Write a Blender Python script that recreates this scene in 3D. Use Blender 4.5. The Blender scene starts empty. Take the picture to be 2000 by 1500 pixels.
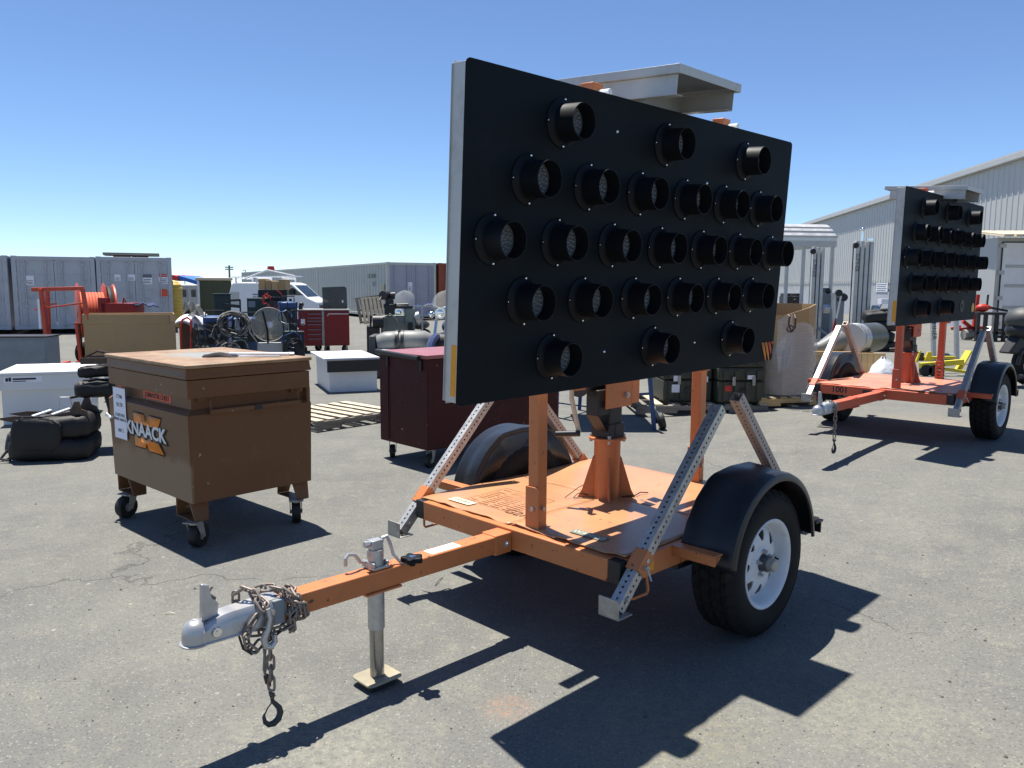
import bpy, math, random
import numpy as np
from mathutils import Matrix, Vector, Euler
random.seed(7)
R_ = math.radians
SC = bpy.context.scene

# ------------------------------------------------------------------ camera
F_PX, PITCH, ROLL, CAM_H = 1564.0, .1211, .0054, 1.5903
cp, sp = math.cos(PITCH), math.sin(PITCH)
_r = Vector((1, 0, 0)); _u = Vector((0, sp, cp)); FW = Vector((0, cp, -sp))
RR = math.cos(ROLL)*_r + math.sin(ROLL)*_u
UU = -math.sin(ROLL)*_r + math.cos(ROLL)*_u
CAM = Vector((0, 0, CAM_H))
cam_d = bpy.data.cameras.new('camera'); cam = bpy.data.objects.new('camera', cam_d)
SC.collection.objects.link(cam); SC.camera = cam
cam_d.sensor_width = 36; cam_d.lens = F_PX/2000*36; cam_d.clip_end = 3000; cam_d.clip_start = .05
m = Matrix((RR, UU, -FW)).transposed().to_4x4(); m.translation = CAM
cam.matrix_world = m

# ------------------------------------------------------------------ world, sun, exposure
SUN = Vector((-.158, .24, 1.0)).normalized()
SUN_EL = math.asin(SUN.z); SUN_AZ = math.atan2(SUN.x, SUN.y)
w = bpy.data.worlds.new('World'); SC.world = w; w.use_nodes = True
nt = w.node_tree; nt.nodes.clear()
sky = nt.nodes.new('ShaderNodeTexSky'); sky.sky_type = 'NISHITA'; sky.sun_disc = False
sky.sun_elevation = SUN_EL; sky.sun_rotation = SUN_AZ % (2*math.pi)
sky.air_density = .66; sky.dust_density = 0.0; sky.ozone_density = 6.0; sky.altitude = 0
bg = nt.nodes.new('ShaderNodeBackground'); bg.inputs['Strength'].default_value = .087
out = nt.nodes.new('ShaderNodeOutputWorld')
nt.links.new(sky.outputs[0], bg.inputs[0]); nt.links.new(bg.outputs[0], out.inputs[0])
sd = bpy.data.lights.new('sun', 'SUN'); sd.energy = 5.0; sd.angle = R_(.53); sd.color = (1, .95, .87)
so = bpy.data.objects.new('sun', sd); SC.collection.objects.link(so)
so.rotation_euler = (-SUN).to_track_quat('-Z', 'Y').to_euler(); so.location = (0, 0, 20)
SC.view_settings.view_transform = 'Standard'; SC.view_settings.look = 'None'
SC.view_settings.exposure = .92; SC.view_settings.gamma = 1; SC.view_settings.use_curve_mapping = False
SC.cycles.max_bounces = 6; SC.cycles.diffuse_bounces = 3; SC.cycles.glossy_bounces = 3
SC.cycles.transparent_max_bounces = 8; SC.cycles.transmission_bounces = 4

# ------------------------------------------------------------------ measuring helpers
def ray(px, py): return (px-1000)/F_PX*RR + (750-py)/F_PX*UU + FW
def gh(x, y):
    s = min(1, max(0, (x-1.6)/2.2)); return .109*s*s*(3-2*s)
def onz(px, py, z):
    d = ray(px, py); return CAM + d*((z-CAM_H)/d.z)
def gp(px, py):                       # the point of the ground seen at a spot of the photograph
    P = onz(px, py, 0)
    for _ in range(8): P = onz(px, py, gh(P.x, P.y))
    return P
def facing(P): return math.atan2(P.y, P.x)-math.pi/2      # rotation that turns local -y towards the camera
def at(px, py, Y):                    # the point seen there at a depth of Y metres
    d = ray(px, py); return CAM + d*(Y/d.y)

# ------------------------------------------------------------------ materials
def M(name, col, rough=.55, metal=0., var=.12, vs=3., bump=.0, bs=80., dirt=None, damt=.0, ds=4.,
      stretch=None, speck=None, samt=0., ss=60., coat=0., spec=.5, trans=0., alpha=1., ior=1.45):
    ma = bpy.data.materials.new(name); ma.use_nodes = True
    n = ma.node_tree.nodes; l = ma.node_tree.links; b = n['Principled BSDF']
    b.inputs['Roughness'].default_value = rough; b.inputs['Metallic'].default_value = metal
    b.inputs['Specular IOR Level'].default_value = spec
    b.inputs['Coat Weight'].default_value = coat; b.inputs['Coat Roughness'].default_value = .15
    b.inputs['Transmission Weight'].default_value = trans; b.inputs['IOR'].default_value = ior
    b.inputs['Alpha'].default_value = alpha
    tc = n.new('ShaderNodeTexCoord'); src = tc.outputs['Object']
    if stretch:
        mp = n.new('ShaderNodeMapping'); mp.inputs['Scale'].default_value = stretch
        l.new(src, mp.inputs['Vector']); src = mp.outputs[0]
    def noise(scale, det=5, ro=.6):
        t = n.new('ShaderNodeTexNoise'); t.inputs['Scale'].default_value = scale
        t.inputs['Detail'].default_value = det; t.inputs['Roughness'].default_value = ro
        l.new(src, t.inputs['Vector']); return t.outputs['Fac']
    def ramp(fac, a, c):
        t = n.new('ShaderNodeMapRange'); t.inputs['From Min'].default_value = a; t.inputs['From Max'].default_value = c
        l.new(fac, t.inputs['Value']); return t.outputs[0]
    def mix(fac, A, B, amt=1.):
        t = n.new('ShaderNodeMix'); t.data_type = 'RGBA'
        if amt != 1.:
            mm = n.new('ShaderNodeMath'); mm.operation = 'MULTIPLY'; mm.inputs[1].default_value = amt
            l.new(fac, mm.inputs[0]); fac = mm.outputs[0]
        l.new(fac, t.inputs['Factor'])
        for s, v in (('A', A), ('B', B)):
            i = [x for x in t.inputs if x.name == s and x.type == 'RGBA'][0]
            if isinstance(v, tuple): i.default_value = (*v, 1)
            else: l.new(v, i)
        return [x for x in t.outputs if x.type == 'RGBA'][0]
    c0 = tuple(max(0, c*(1-var)) for c in col); c1 = tuple(min(1, c*(1+var)) for c in col)
    f = noise(vs)
    c = mix(ramp(f, .3, .7), c0, c1)
    if dirt:
        c = mix(ramp(noise(ds, 8, .7), .62-.35*damt, .78-.2*damt), c, dirt, min(1, .35+damt))
    if speck:
        c = mix(ramp(noise(ss, 3, .5), .72-.2*samt, .76-.2*samt), c, speck)
    l.new(c, b.inputs['Base Color'])
    rr = n.new('ShaderNodeMapRange'); rr.inputs['To Min'].default_value = max(.02, rough-.1); rr.inputs['To Max'].default_value = min(1, rough+.12)
    l.new(f, rr.inputs['Value']); l.new(rr.outputs[0], b.inputs['Roughness'])
    if bump:
        bp = n.new('ShaderNodeBump'); bp.inputs['Strength'].default_value = 1; bp.inputs['Distance'].default_value = bump
        l.new(noise(bs, 3), bp.inputs['Height']); l.new(bp.outputs[0], b.inputs['Normal'])
    return ma

ORANGE = M('orange_paint', (.50, .168, .056), .42, var=.1, vs=4, dirt=(.30, .13, .07), damt=.18, ds=7, speck=(.10, .05, .035), samt=.22, ss=38)
DECKM = M('orange_deck', (.47, .235, .110), .32, var=.1, vs=2.2, dirt=(.36, .19, .12), damt=.5, ds=3, bump=.0008, bs=6, speck=(.16, .08, .05), samt=.15, ss=35)
ORANGE2 = M('red_orange_paint', (.50, .098, .042), .5, var=.12, vs=4, dirt=(.32, .10, .06), damt=.2, ds=8)
DECK2 = M('red_orange_deck', (.50, .205, .13), .45, var=.1, vs=2.2, dirt=(.5, .28, .2), damt=.4, ds=3)
BLACKP = M('black_board', (.0058, .0090, .0118), .62, var=.1, vs=3, bump=.0006, bs=260, spec=.16, dirt=(.016, .019, .021), damt=.12, ds=2.5)
BLACKH = M('black_plastic', (.0045, .0062, .0082), .52, var=.1, bump=.0003, bs=300, spec=.24)
FENDER = M('black_fender', (.011, .012, .014), .34, var=.12, vs=6, dirt=(.05, .05, .05), damt=.05, ds=5, bump=.0005, bs=250)
ALU = M('aluminium', (.62, .62, .61), .42, .85, var=.08, vs=5, dirt=(.4, .39, .36), damt=.15)
ALUP = M('aluminium_plain', (.50, .50, .48), .5, .35, var=.08, vs=4, dirt=(.36, .34, .3), damt=.3, ds=7)
GALV = M('galvanised_steel', (.46, .46, .45), .45, .7, var=.18, vs=30, dirt=(.33, .29, .25), damt=.3, ds=10)
GALVB = M('galvanised_brown', (.40, .345, .31), .55, .5, var=.18, vs=20, dirt=(.25, .18, .13), damt=.3, ds=10)
STEEL = M('plain_steel', (.46, .46, .46), .38, .6, var=.12, vs=10, dirt=(.25, .2, .15), damt=.1)
CHROME = M('chrome', (.75, .75, .75), .12, 1, var=.03)
JACKST = M('worn_bright_steel', (.33, .33, .32), .28, .9, var=.3, vs=14, stretch=(3, 3, .4), dirt=(.2, .16, .1), damt=.3, ds=9)
RUST = M('rusty_steel', (.25, .215, .19), .6, .55, var=.25, vs=30, dirt=(.13, .07, .04), damt=.35, ds=25)
DARKST = M('dark_steel', (.035, .032, .034), .5, .3, var=.25, vs=9, dirt=(.09, .05, .035), damt=.2)
ZINC = M('yellow_zinc', (.36, .315, .22), .45, .35, var=.12, vs=8, dirt=(.40, .33, .2), damt=.2)
RUBBER = M('tyre_rubber', (.010, .010, .0105), .8, spec=.3, var=.25, vs=8, dirt=(.035, .032, .028), damt=.2, ds=7, bump=.0006, bs=120)
RUBBER2 = M('caster_rubber', (.012, .012, .012), .6, var=.2)
WHITEP = M('white_paint', (.74, .76, .78), .35, var=.05, dirt=(.45, .42, .38), damt=.08, ds=12)
RIMW = M('white_wheel_paint', (.62, .64, .66), .38, var=.06, dirt=(.35, .32, .28), damt=.15, ds=14)
WHITEBOX = M('white_box_paint', (.66, .67, .67), .4, var=.04, dirt=(.5, .48, .42), damt=.1, ds=5)
GREASE = M('hub_grey', (.10, .10, .105), .5, .4, var=.3, vs=25)
PAPER = M('paper', (.78, .78, .83), .8, var=.04, vs=6)
INK = M('black_ink', (.02, .02, .022), .7, var=.1)
FADEINK = M('faded_brown_ink', (.20, .085, .045), .7, var=.4, vs=25)
PRINTF = M('worn_print', (.35, .15, .07), .6, var=.2, vs=25)
YELLOWS = M('amber_reflector', (.72, .30, .012), .35, var=.06, vs=30)
STICK = M('pale_sticker', (.60, .56, .38), .6, var=.1, vs=20, dirt=(.4, .3, .15), damt=.3, ds=30)
LOGOO = M('logo_orange', (.75, .23, .02), .5, var=.08, vs=9, dirt=(.45, .12, .02), damt=.1, ds=12)
LOGOR = M('logo_red', (.65, .085, .03), .5, var=.05)
WHITEINK = M('white_print', (.68, .68, .66), .6, var=.05)
LENS = M('lamp_lens', (.13, .14, .145), .2, .0, var=.3, vs=60, coat=.6)
KNA = M('tan_brown_paint', (.150, .075, .037), .40, spec=.22, var=.08, vs=2, dirt=(.20, .145, .095), damt=.14, ds=5, speck=(.30, .25, .2), samt=.06, ss=22)
def knaack_body():
    n = KNA.node_tree.nodes; l = KNA.node_tree.links; b = n['Principled BSDF']
    tc = n.new('ShaderNodeTexCoord'); sp = n.new('ShaderNodeSeparateXYZ'); l.new(tc.outputs['Object'], sp.inputs[0])
    nz = n.new('ShaderNodeTexNoise'); nz.inputs['Scale'].default_value = 4; nz.inputs['Detail'].default_value = 7; nz.inputs['Roughness'].default_value = .65; l.new(tc.outputs['Object'], nz.inputs['Vector'])
    def math_(op, a, c):
        t = n.new('ShaderNodeMath'); t.operation = op
        for k, v in ((0, a), (1, c)):
            if isinstance(v, float): t.inputs[k].default_value = v
            else: l.new(v, t.inputs[k])
        return t.outputs[0]
    def mr(f, a, c):
        t = n.new('ShaderNodeMapRange'); t.inputs['From Min'].default_value = a; t.inputs['From Max'].default_value = c; l.new(f, t.inputs['Value']); return t.outputs[0]
    h = math_('ADD', sp.outputs['Z'], math_('MULTIPLY', nz.outputs['Fac'], .22))
    low = math_('MULTIPLY', mr(h, .66, .60), mr(sp.outputs['X'], .03, .015))
    w1 = n.new('ShaderNodeTexNoise'); w1.inputs['Scale'].default_value = 3.0; w1.inputs['Detail'].default_value = 9; w1.inputs['Roughness'].default_value = .8; w1.inputs['Distortion'].default_value = 1.6; l.new(tc.outputs['Object'], w1.inputs['Vector'])
    scf = mr(w1.outputs['Fac'], .58, .72)
    f = math_('MAXIMUM', math_('MULTIPLY', low, .65), math_('MULTIPLY', scf, .32))
    mx = n.new('ShaderNodeMix'); mx.data_type = 'RGBA'; l.new(f, mx.inputs['Factor'])
    l.new(b.inputs['Base Color'].links[0].from_socket, mx.inputs[6]); mx.inputs[7].default_value = (.25, .175, .115, 1); l.new(mx.outputs[2], b.inputs['Base Color'])
knaack_body()
def knaack_lid():
    ma = M('sun_bleached_lid', (.31, .210, .122), .5, var=.18, vs=4, dirt=(.19, .085, .03), damt=.5, ds=6)
    n = ma.node_tree.nodes; l = ma.node_tree.links; b = n['Principled BSDF']
    tc = n.new('ShaderNodeTexCoord'); mp = n.new('ShaderNodeMapping'); mp.inputs['Location'].default_value = (-1.2, -1.25, 0); mp.inputs['Scale'].default_value = (2.5, 2.0, 0)
    l.new(tc.outputs['Object'], mp.inputs[0]); ln = n.new('ShaderNodeVectorMath'); ln.operation = 'LENGTH'; l.new(mp.outputs[0], ln.inputs[0])
    nz = n.new('ShaderNodeTexNoise'); nz.inputs['Scale'].default_value = 5; nz.inputs['Detail'].default_value = 6; l.new(tc.outputs['Object'], nz.inputs['Vector'])
    ad = n.new('ShaderNodeMath'); ad.operation = 'ADD'; l.new(ln.outputs['Value'], ad.inputs[0]); l.new(nz.outputs['Fac'], ad.inputs[1])
    mr = n.new('ShaderNodeMapRange'); mr.inputs['From Min'].default_value = .85; mr.inputs['From Max'].default_value = 1.2; mr.inputs['To Min'].default_value = 1; mr.inputs['To Max'].default_value = 0
    l.new(ad.outputs[0], mr.inputs['Value'])
    mx = n.new('ShaderNodeMix'); mx.data_type = 'RGBA'; l.new(mr.outputs[0], mx.inputs['Factor'])
    old = b.inputs['Base Color'].links[0].from_socket
    l.new(old, mx.inputs[6]); mx.inputs[7].default_value = (.24, .245, .225, 1); l.new(mx.outputs[2], b.inputs['Base Color'])
    return ma
KNALID = knaack_lid()
MAROON = M('maroon_paint', (.048, .008, .009), .5, spec=.2, var=.12, vs=2.5, dirt=(.085, .03, .03), damt=.2, ds=5, speck=(.30, .24, .23), samt=.03, ss=24)
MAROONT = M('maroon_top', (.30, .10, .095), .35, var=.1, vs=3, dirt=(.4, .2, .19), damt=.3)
CASTST = M('caster_plate', (.36, .35, .32), .5, .5, var=.2, vs=30, dirt=(.2, .14, .1), damt=.3, ds=20)
CARD = M('cardboard', (.40, .27, .135), .85, var=.06, vs=1.5, dirt=(.33, .21, .1), damt=.15, ds=4)
CARDIN = M('cardboard_inside', (.52, .34, .16), .85, var=.06)
WOODP = M('pallet_wood', (.50, .42, .30), .85, var=.2, vs=2, stretch=(1, 14, 14), dirt=(.32, .26, .18), damt=.3, ds=3)
WOODG = M('weathered_wood', (.20, .18, .155), .9, var=.25, vs=2, stretch=(1, 12, 12), dirt=(.1, .09, .075), damt=.4, ds=3)
PLY = M('plywood', (.50, .34, .16), .75, var=.12, vs=2, stretch=(1, 1, 6), dirt=(.36, .22, .1), damt=.25)
CONT = M('grey_container_paint', (.42, .435, .47), .5, var=.06, vs=1.2, dirt=(.24, .23, .21), damt=.25, ds=2.2)
CONT2 = M('pale_container_paint', (.50, .51, .46), .5, var=.06, vs=.8, dirt=(.32, .30, .26), damt=.2, ds=1.2)
CONTV = M('lilac_grey_door_paint', (.36, .36, .43), .5, var=.06, vs=1, dirt=(.22, .2, .2), damt=.2, ds=2)
CONTR = M('rust_container_paint', (.28, .07, .035), .6, var=.12, vs=1, dirt=(.16, .05, .03), damt=.3, ds=2)
REDP = M('red_cabinet_paint', (.22, .008, .010), .35, var=.1, vs=3, dirt=(.10, .01, .01), damt=.15)
REDB = M('bright_red_paint', (.50, .03, .02), .45, var=.12)
HYD = M('hydraulic_orange_red', (.50, .065, .028), .5, var=.15, vs=6, dirt=(.25, .05, .03), damt=.2)
HOSE = M('orange_hose', (.60, .13, .06), .55, var=.1)
BLUEP = M('blue_paint', (.02, .06, .17), .45, var=.15, vs=5, dirt=(.06, .07, .09), damt=.2)
BLUEB = M('bright_blue', (.03, .14, .45), .6, var=.1)
GREENP = M('olive_case', (.048, .052, .036), .6, var=.1, vs=5, dirt=(.1, .1, .08), damt=.1)
GREENT = M('dark_green_panel', (.075, .083, .045), .7, var=.1, vs=1.5)
GREENM = M('machine_green', (.19, .21, .175), .5, var=.15, vs=5, dirt=(.09, .08, .06), damt=.3)
TEALB = M('dark_teal_paint', (.015, .035, .035), .5, var=.2)
YELP = M('yellow_paint', (.62, .50, .03), .5, var=.12, dirt=(.3, .25, .05), damt=.15)
YELT = M('yellow_plastic', (.55, .38, .07), .55, var=.08)
GREYP = M('grey_paint', (.19, .215, .235), .5, var=.1, vs=3, dirt=(.3, .31, .32), damt=.2)
GREYD = M('dark_grey_vinyl', (.055, .058, .058), .55, var=.2, vs=4, dirt=(.12, .12, .11), damt=.2)
GREYV = M('grey_padded_vinyl', (.17, .175, .17), .5, var=.15, vs=5, dirt=(.3, .3, .28), damt=.2)
BLACKF = M('black_upholstery', (.009, .009, .0095), .6, var=.3, vs=10, bump=.002, bs=25)
SEATST = M('seat_rail_steel', (.085, .06, .045), .5, .5, var=.3, vs=12)
BLACKM = M('black_metal', (.012, .013, .015), .45, var=.2)
WHMETAL = M('white_sheet_metal', (.46, .465, .45), .45, var=.04, vs=.5, dirt=(.36, .35, .33), damt=.15, ds=.8)
GLASSD = M('dark_window', (.03, .04, .045), .08, var=.2, spec=.8)
VANW = M('white_van_paint', (.72, .73, .74), .3, var=.03, coat=.3)
CLEARP = M('clear_screen', (.5, .51, .48), .12, var=.02, alpha=.2)
WRAP = M('stretch_wrap', (.62, .62, .64), .25, var=.1, vs=7, stretch=(1, 1, 12), alpha=.42, bump=.004, bs=9)
BAG = M('plastic_bag', (.72, .73, .74), .4, var=.1, vs=12, bump=.01, bs=12)
CABLE = M('cable_rubber', (.20, .19, .17), .6, var=.3, vs=12)
CABLEB = M('black_cable', (.012, .012, .013), .5, var=.2)
BEIGE = M('beige_paint', (.55, .48, .36), .5, var=.12, vs=12, dirt=(.3, .2, .1), damt=.15)
FANM = M('dusty_fan_wire', (.46, .44, .37), .6, .2, var=.2, vs=20)
STONE = M('small_stone', (.10, .09, .08), .9, var=.5, vs=40)
TANROOF = M('tan_roof', (.60, .52, .38), .5, var=.06)
CLOTH = M('dark_cloth', (.03, .022, .024), .9, var=.3, vs=20)
BLUEC = M('blue_cloth', (.03, .05, .12), .9, var=.3, vs=12)

def asphalt():
    ma = bpy.data.materials.new('worn_asphalt'); ma.use_nodes = True
    n = ma.node_tree.nodes; l = ma.node_tree.links; b = n['Principled BSDF']
    tc = n.new('ShaderNodeTexCoord'); src = tc.outputs['Object']
    def noise(scale, det=4, ro=.6, dist=0):
        t = n.new('ShaderNodeTexNoise'); t.inputs['Scale'].default_value = scale; t.inputs['Detail'].default_value = det
        t.inputs['Roughness'].default_value = ro; t.inputs['Distortion'].default_value = dist; l.new(src, t.inputs['Vector']); return t.outputs['Fac']
    def mr(f, a, c, lo=0., hi=1.):
        t = n.new('ShaderNodeMapRange'); t.inputs['From Min'].default_value = a; t.inputs['From Max'].default_value = c
        t.inputs['To Min'].default_value = lo; t.inputs['To Max'].default_value = hi; l.new(f, t.inputs['Value']); return t.outputs[0]
    def mix(f, A, B, mode='MIX'):
        t = n.new('ShaderNodeMix'); t.data_type = 'RGBA'; t.blend_type = mode
        if isinstance(f, float): t.inputs['Factor'].default_value = f
        else: l.new(f, t.inputs['Factor'])
        for k, v in ((6, A), (7, B)):
            if isinstance(v, tuple): t.inputs[k].default_value = (*v, 1)
            else: l.new(v, t.inputs[k])
        return t.outputs[2]
    def mul(a, c):
        t = n.new('ShaderNodeMath'); t.operation = 'MULTIPLY'; l.new(a, t.inputs[0])
        if isinstance(c, float): t.inputs[1].default_value = c
        else: l.new(c, t.inputs[1])
        return t.outputs[0]
    c = mix(mr(noise(.35, 5, .65), .35, .65), (0.119, 0.119, 0.112), (0.150, 0.151, 0.140))
    c = mix(mr(noise(2.2, 6, .7), .42, .68), c, (0.164, 0.164, 0.144))
    c = mix(mul(mr(noise(9, 6, .8), .54, .66), .7), c, (0.210, 0.200, 0.163))
    c = mix(mul(mr(noise(1.1, 4, .6, .6), .60, .72), .35), c, (0.084, 0.086, 0.081))
    g = noise(75, 3, .75)
    c = mix(mr(g, .28, .46, 1, 0), c, (0.062, 0.062, 0.060))
    vo = n.new('ShaderNodeTexVoronoi'); vo.inputs['Scale'].default_value = 95; l.new(src, vo.inputs['Vector'])
    sep = n.new('ShaderNodeSeparateColor'); l.new(vo.outputs['Color'], sep.inputs[0])
    c = mix(mul(mr(sep.outputs[0], .72, .96), mr(vo.outputs['Distance'], .0, .5, 1., 0.)), c, (0.322, 0.312, 0.266))
    vo3 = n.new('ShaderNodeTexVoronoi'); vo3.inputs['Scale'].default_value = 130; l.new(src, vo3.inputs['Vector'])
    sp3 = n.new('ShaderNodeSeparateColor'); l.new(vo3.outputs['Color'], sp3.inputs[0])
    c = mix(mul(mr(sp3.outputs[1], .70, .95), mr(vo3.outputs['Distance'], .1, .45, .9, 0.)), c, (0.038, 0.038, 0.036))
    vs = n.new('ShaderNodeTexVoronoi'); vs.inputs['Scale'].default_value = 7; l.new(src, vs.inputs['Vector'])
    s2 = n.new('ShaderNodeSeparateColor'); l.new(vs.outputs['Color'], s2.inputs[0])
    c = mix(mul(mr(vs.outputs['Distance'], .0, .09, 1, 0), mr(s2.outputs[1], .70, .72)), c, (0.364, 0.348, 0.280))
    # spills: orange paint, pale cement marks
    for (X, Y, rad, col, k) in SPILLS:
        mp = n.new('ShaderNodeMapping'); mp.inputs['Location'].default_value = (-X/rad, -Y/rad, 0); mp.inputs['Scale'].default_value = (1/rad, 1/rad, 0)
        l.new(src, mp.inputs[0]); ln = n.new('ShaderNodeVectorMath'); ln.operation = 'LENGTH'; l.new(mp.outputs[0], ln.inputs[0])
        f = mr(ln.outputs['Value'], .3, 1.0, 1, 0)
        c = mix(mul(mul(f, mr(noise(28, 5, .8), .40, .62)), k), c, col)
    # cracks
    vc = n.new('ShaderNodeTexVoronoi'); vc.feature = 'DISTANCE_TO_EDGE'; vc.inputs['Scale'].default_value = .23
    wv = n.new('ShaderNodeTexNoise'); wv.inputs['Scale'].default_value = 2.2; wv.inputs['Detail'].default_value = 8; l.new(src, wv.inputs['Vector'])
    am = n.new('ShaderNodeVectorMath'); am.operation = 'MULTIPLY_ADD'; am.inputs[1].default_value = (.7, .7, 0)
    sh = n.new('ShaderNodeVectorMath'); sh.operation = 'ADD'; sh.inputs[1].default_value = (1.6, 2.9, 0); l.new(src, sh.inputs[0])
    l.new(wv.outputs['Color'], am.inputs[0]); l.new(sh.outputs[0], am.inputs[2]); l.new(am.outputs[0], vc.inputs['Vector'])
    crack = mul(mr(vc.outputs['Distance'], .0004, .0015, 1, 0), mr(noise(.6, 2), .50, .56))
    c = mix(mul(crack, .4), c, (0.032, 0.031, 0.029))
    l.new(c, b.inputs['Base Color']); b.inputs['Roughness'].default_value = .9; b.inputs['Specular IOR Level'].default_value = .25
    ad = n.new('ShaderNodeMath'); ad.operation = 'SUBTRACT'; l.new(g, ad.inputs[0]); l.new(crack, ad.inputs[1])
    bp = n.new('ShaderNodeBump'); bp.inputs['Strength'].default_value = 1; bp.inputs['Distance'].default_value = .004
    l.new(ad.outputs[0], bp.inputs['Height']); l.new(bp.outputs[0], b.inputs['Normal'])
    return ma
_sp = [gp(992, 1382), gp(1300, 1430), gp(620, 1470), gp(380, 1250), gp(1840, 830), gp(1700, 1400), gp(1750, 1020)]
SPILLS = [(_sp[0].x, _sp[0].y, .13, (0.36, 0.18, 0.11), .4), (_sp[1].x, _sp[1].y, .42, (0.238, 0.217, 0.137), .6), (_sp[2].x, _sp[2].y, .5, (0.294, 0.283, 0.224), .5),
          (_sp[3].x, _sp[3].y, .5, (0.238, 0.225, 0.180), .35), (_sp[4].x, _sp[4].y, .9, (0.252, 0.210, 0.144), .5), (_sp[5].x, _sp[5].y, .6, (0.252, 0.239, 0.187), .5), (_sp[6].x, _sp[6].y, .5, (0.231, 0.217, 0.180), .5)]
ASPH = asphalt()

# ------------------------------------------------------------------ mesh builder
class MB:
    def __init__(s, flip=False): s.v = []; s.f = []; s.flip = flip; s.T = Matrix()
    def add(s, vs, fs, T=None):
        o = len(s.v); T = s.T @ T if T is not None else s.T
        s.v += [tuple(T @ Vector(p)) for p in vs]
        s.f += [tuple(i+o for i in f) for f in fs]; return s
    def bx(s, x0, x1, y0, y1, z0, z1, T=None):
        v = [(x0,y0,z0),(x1,y0,z0),(x1,y1,z0),(x0,y1,z0),(x0,y0,z1),(x1,y0,z1),(x1,y1,z1),(x0,y1,z1)]
        return s.add(v, [(0,3,2,1),(4,5,6,7),(0,1,5,4),(1,2,6,5),(2,3,7,6),(3,0,4,7)], T)
    def box(s, c, d, T=None): return s.bx(c[0]-d[0]/2, c[0]+d[0]/2, c[1]-d[1]/2, c[1]+d[1]/2, c[2]-d[2]/2, c[2]+d[2]/2, T)
    def frame(s, p0, p1, up=(0,0,1)):
        p0, p1 = Vector(p0), Vector(p1); z = (p1-p0).normalized(); u = Vector(up)
        if abs(z.dot(u)) > .99: u = Vector((1,0,0))
        x = u.cross(z).normalized(); y = z.cross(x)
        T = Matrix((x, y, z)).transposed().to_4x4(); T.translation = p0; return T, (p1-p0).length
    def bar(s, p0, p1, a, b=None, up=(0,0,1)):
        T, L = s.frame(p0, p1, up); b = b or a; return s.bx(-a/2, a/2, -b/2, b/2, 0, L, T)
    def cyl(s, p0, p1, r0, r1=None, n=16, caps=True):
        r1 = r0 if r1 is None else r1; T, L = s.frame(p0, p1)
        v = [(r*math.cos(2*math.pi*i/n), r*math.sin(2*math.pi*i/n), z) for r, z in ((r0, 0), (r1, L)) for i in range(n)]
        f = [(i, (i+1) % n, n+(i+1) % n, n+i) for i in range(n)]
        if caps: f += [tuple(reversed(range(n))), tuple(range(n, 2*n))]
        return s.add(v, f, T)
    def lathe(s, prof, n=32, T=None, close=False):       # prof: (r, z), turned about z
        v = [(r*math.cos(2*math.pi*i/n), r*math.sin(2*math.pi*i/n), z) for r, z in prof for i in range(n)]
        f = []; k = len(prof)
        for j in range(k if close else k-1):
            a = j*n; b = ((j+1) % k)*n
            f += [(a+i, a+(i+1) % n, b+(i+1) % n, b+i) for i in range(n)]
        return s.add(v, f, T)
    def tube(s, pts, r, n=8, closed=False, caps=True):
        P = [Vector(p) for p in pts]; k = len(P); rs = r if isinstance(r, (list, tuple)) else [r]*k
        tang = []
        for i in range(k):
            a = P[(i-1) % k] if (closed or i > 0) else P[i]; b = P[(i+1) % k] if (closed or i < k-1) else P[i]
            tang.append((b-a).normalized())
        u = Vector((0, 0, 1)) if abs(tang[0].z) < .9 else Vector((1, 0, 0))
        x = u.cross(tang[0]).normalized(); v = []
        for i in range(k):
            x = (x - tang[i]*x.dot(tang[i])).normalized(); y = tang[i].cross(x)
            v += [tuple(P[i] + rs[i]*(math.cos(2*math.pi*j/n)*x + math.sin(2*math.pi*j/n)*y)) for j in range(n)]
        f = []
        for i in range(k if closed else k-1):
            a = i*n; b = ((i+1) % k)*n
            f += [(a+j, a+(j+1) % n, b+(j+1) % n, b+j) for j in range(n)]
        if caps and not closed: f += [tuple(reversed(range(n))), tuple(range((k-1)*n, k*n))]
        return s.add(v, f)
    def prism(s, poly, z0, z1, T=None):
        n = len(poly); v = [(x, y, z0) for x, y in poly] + [(x, y, z1) for x, y in poly]
        f = [tuple(reversed(range(n))), tuple(range(n, 2*n))] + [(i, (i+1) % n, n+(i+1) % n, n+i) for i in range(n)]
        return s.add(v, f, T)
    def ball(s, c, r, n=12, m_=8, sc=(1,1,1)):
        v = []; f = []
        for j in range(m_+1):
            t = math.pi*j/m_
            v += [(c[0]+sc[0]*r*math.sin(t)*math.cos(2*math.pi*i/n), c[1]+sc[1]*r*math.sin(t)*math.sin(2*math.pi*i/n), c[2]-sc[2]*r*math.cos(t)) for i in range(n)]
        for j in range(m_): f += [(j*n+i, j*n+(i+1) % n, (j+1)*n+(i+1) % n, (j+1)*n+i) for i in range(n)]
        return s.add(v, f)
    def grid(s, rows):                                     # rows of points
        n = len(rows[0]); v = [p for r in rows for p in r]
        return s.add(v, [(j*n+i, j*n+i+1, (j+1)*n+i+1, (j+1)*n+i) for j in range(len(rows)-1) for i in range(n-1)])
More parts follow.
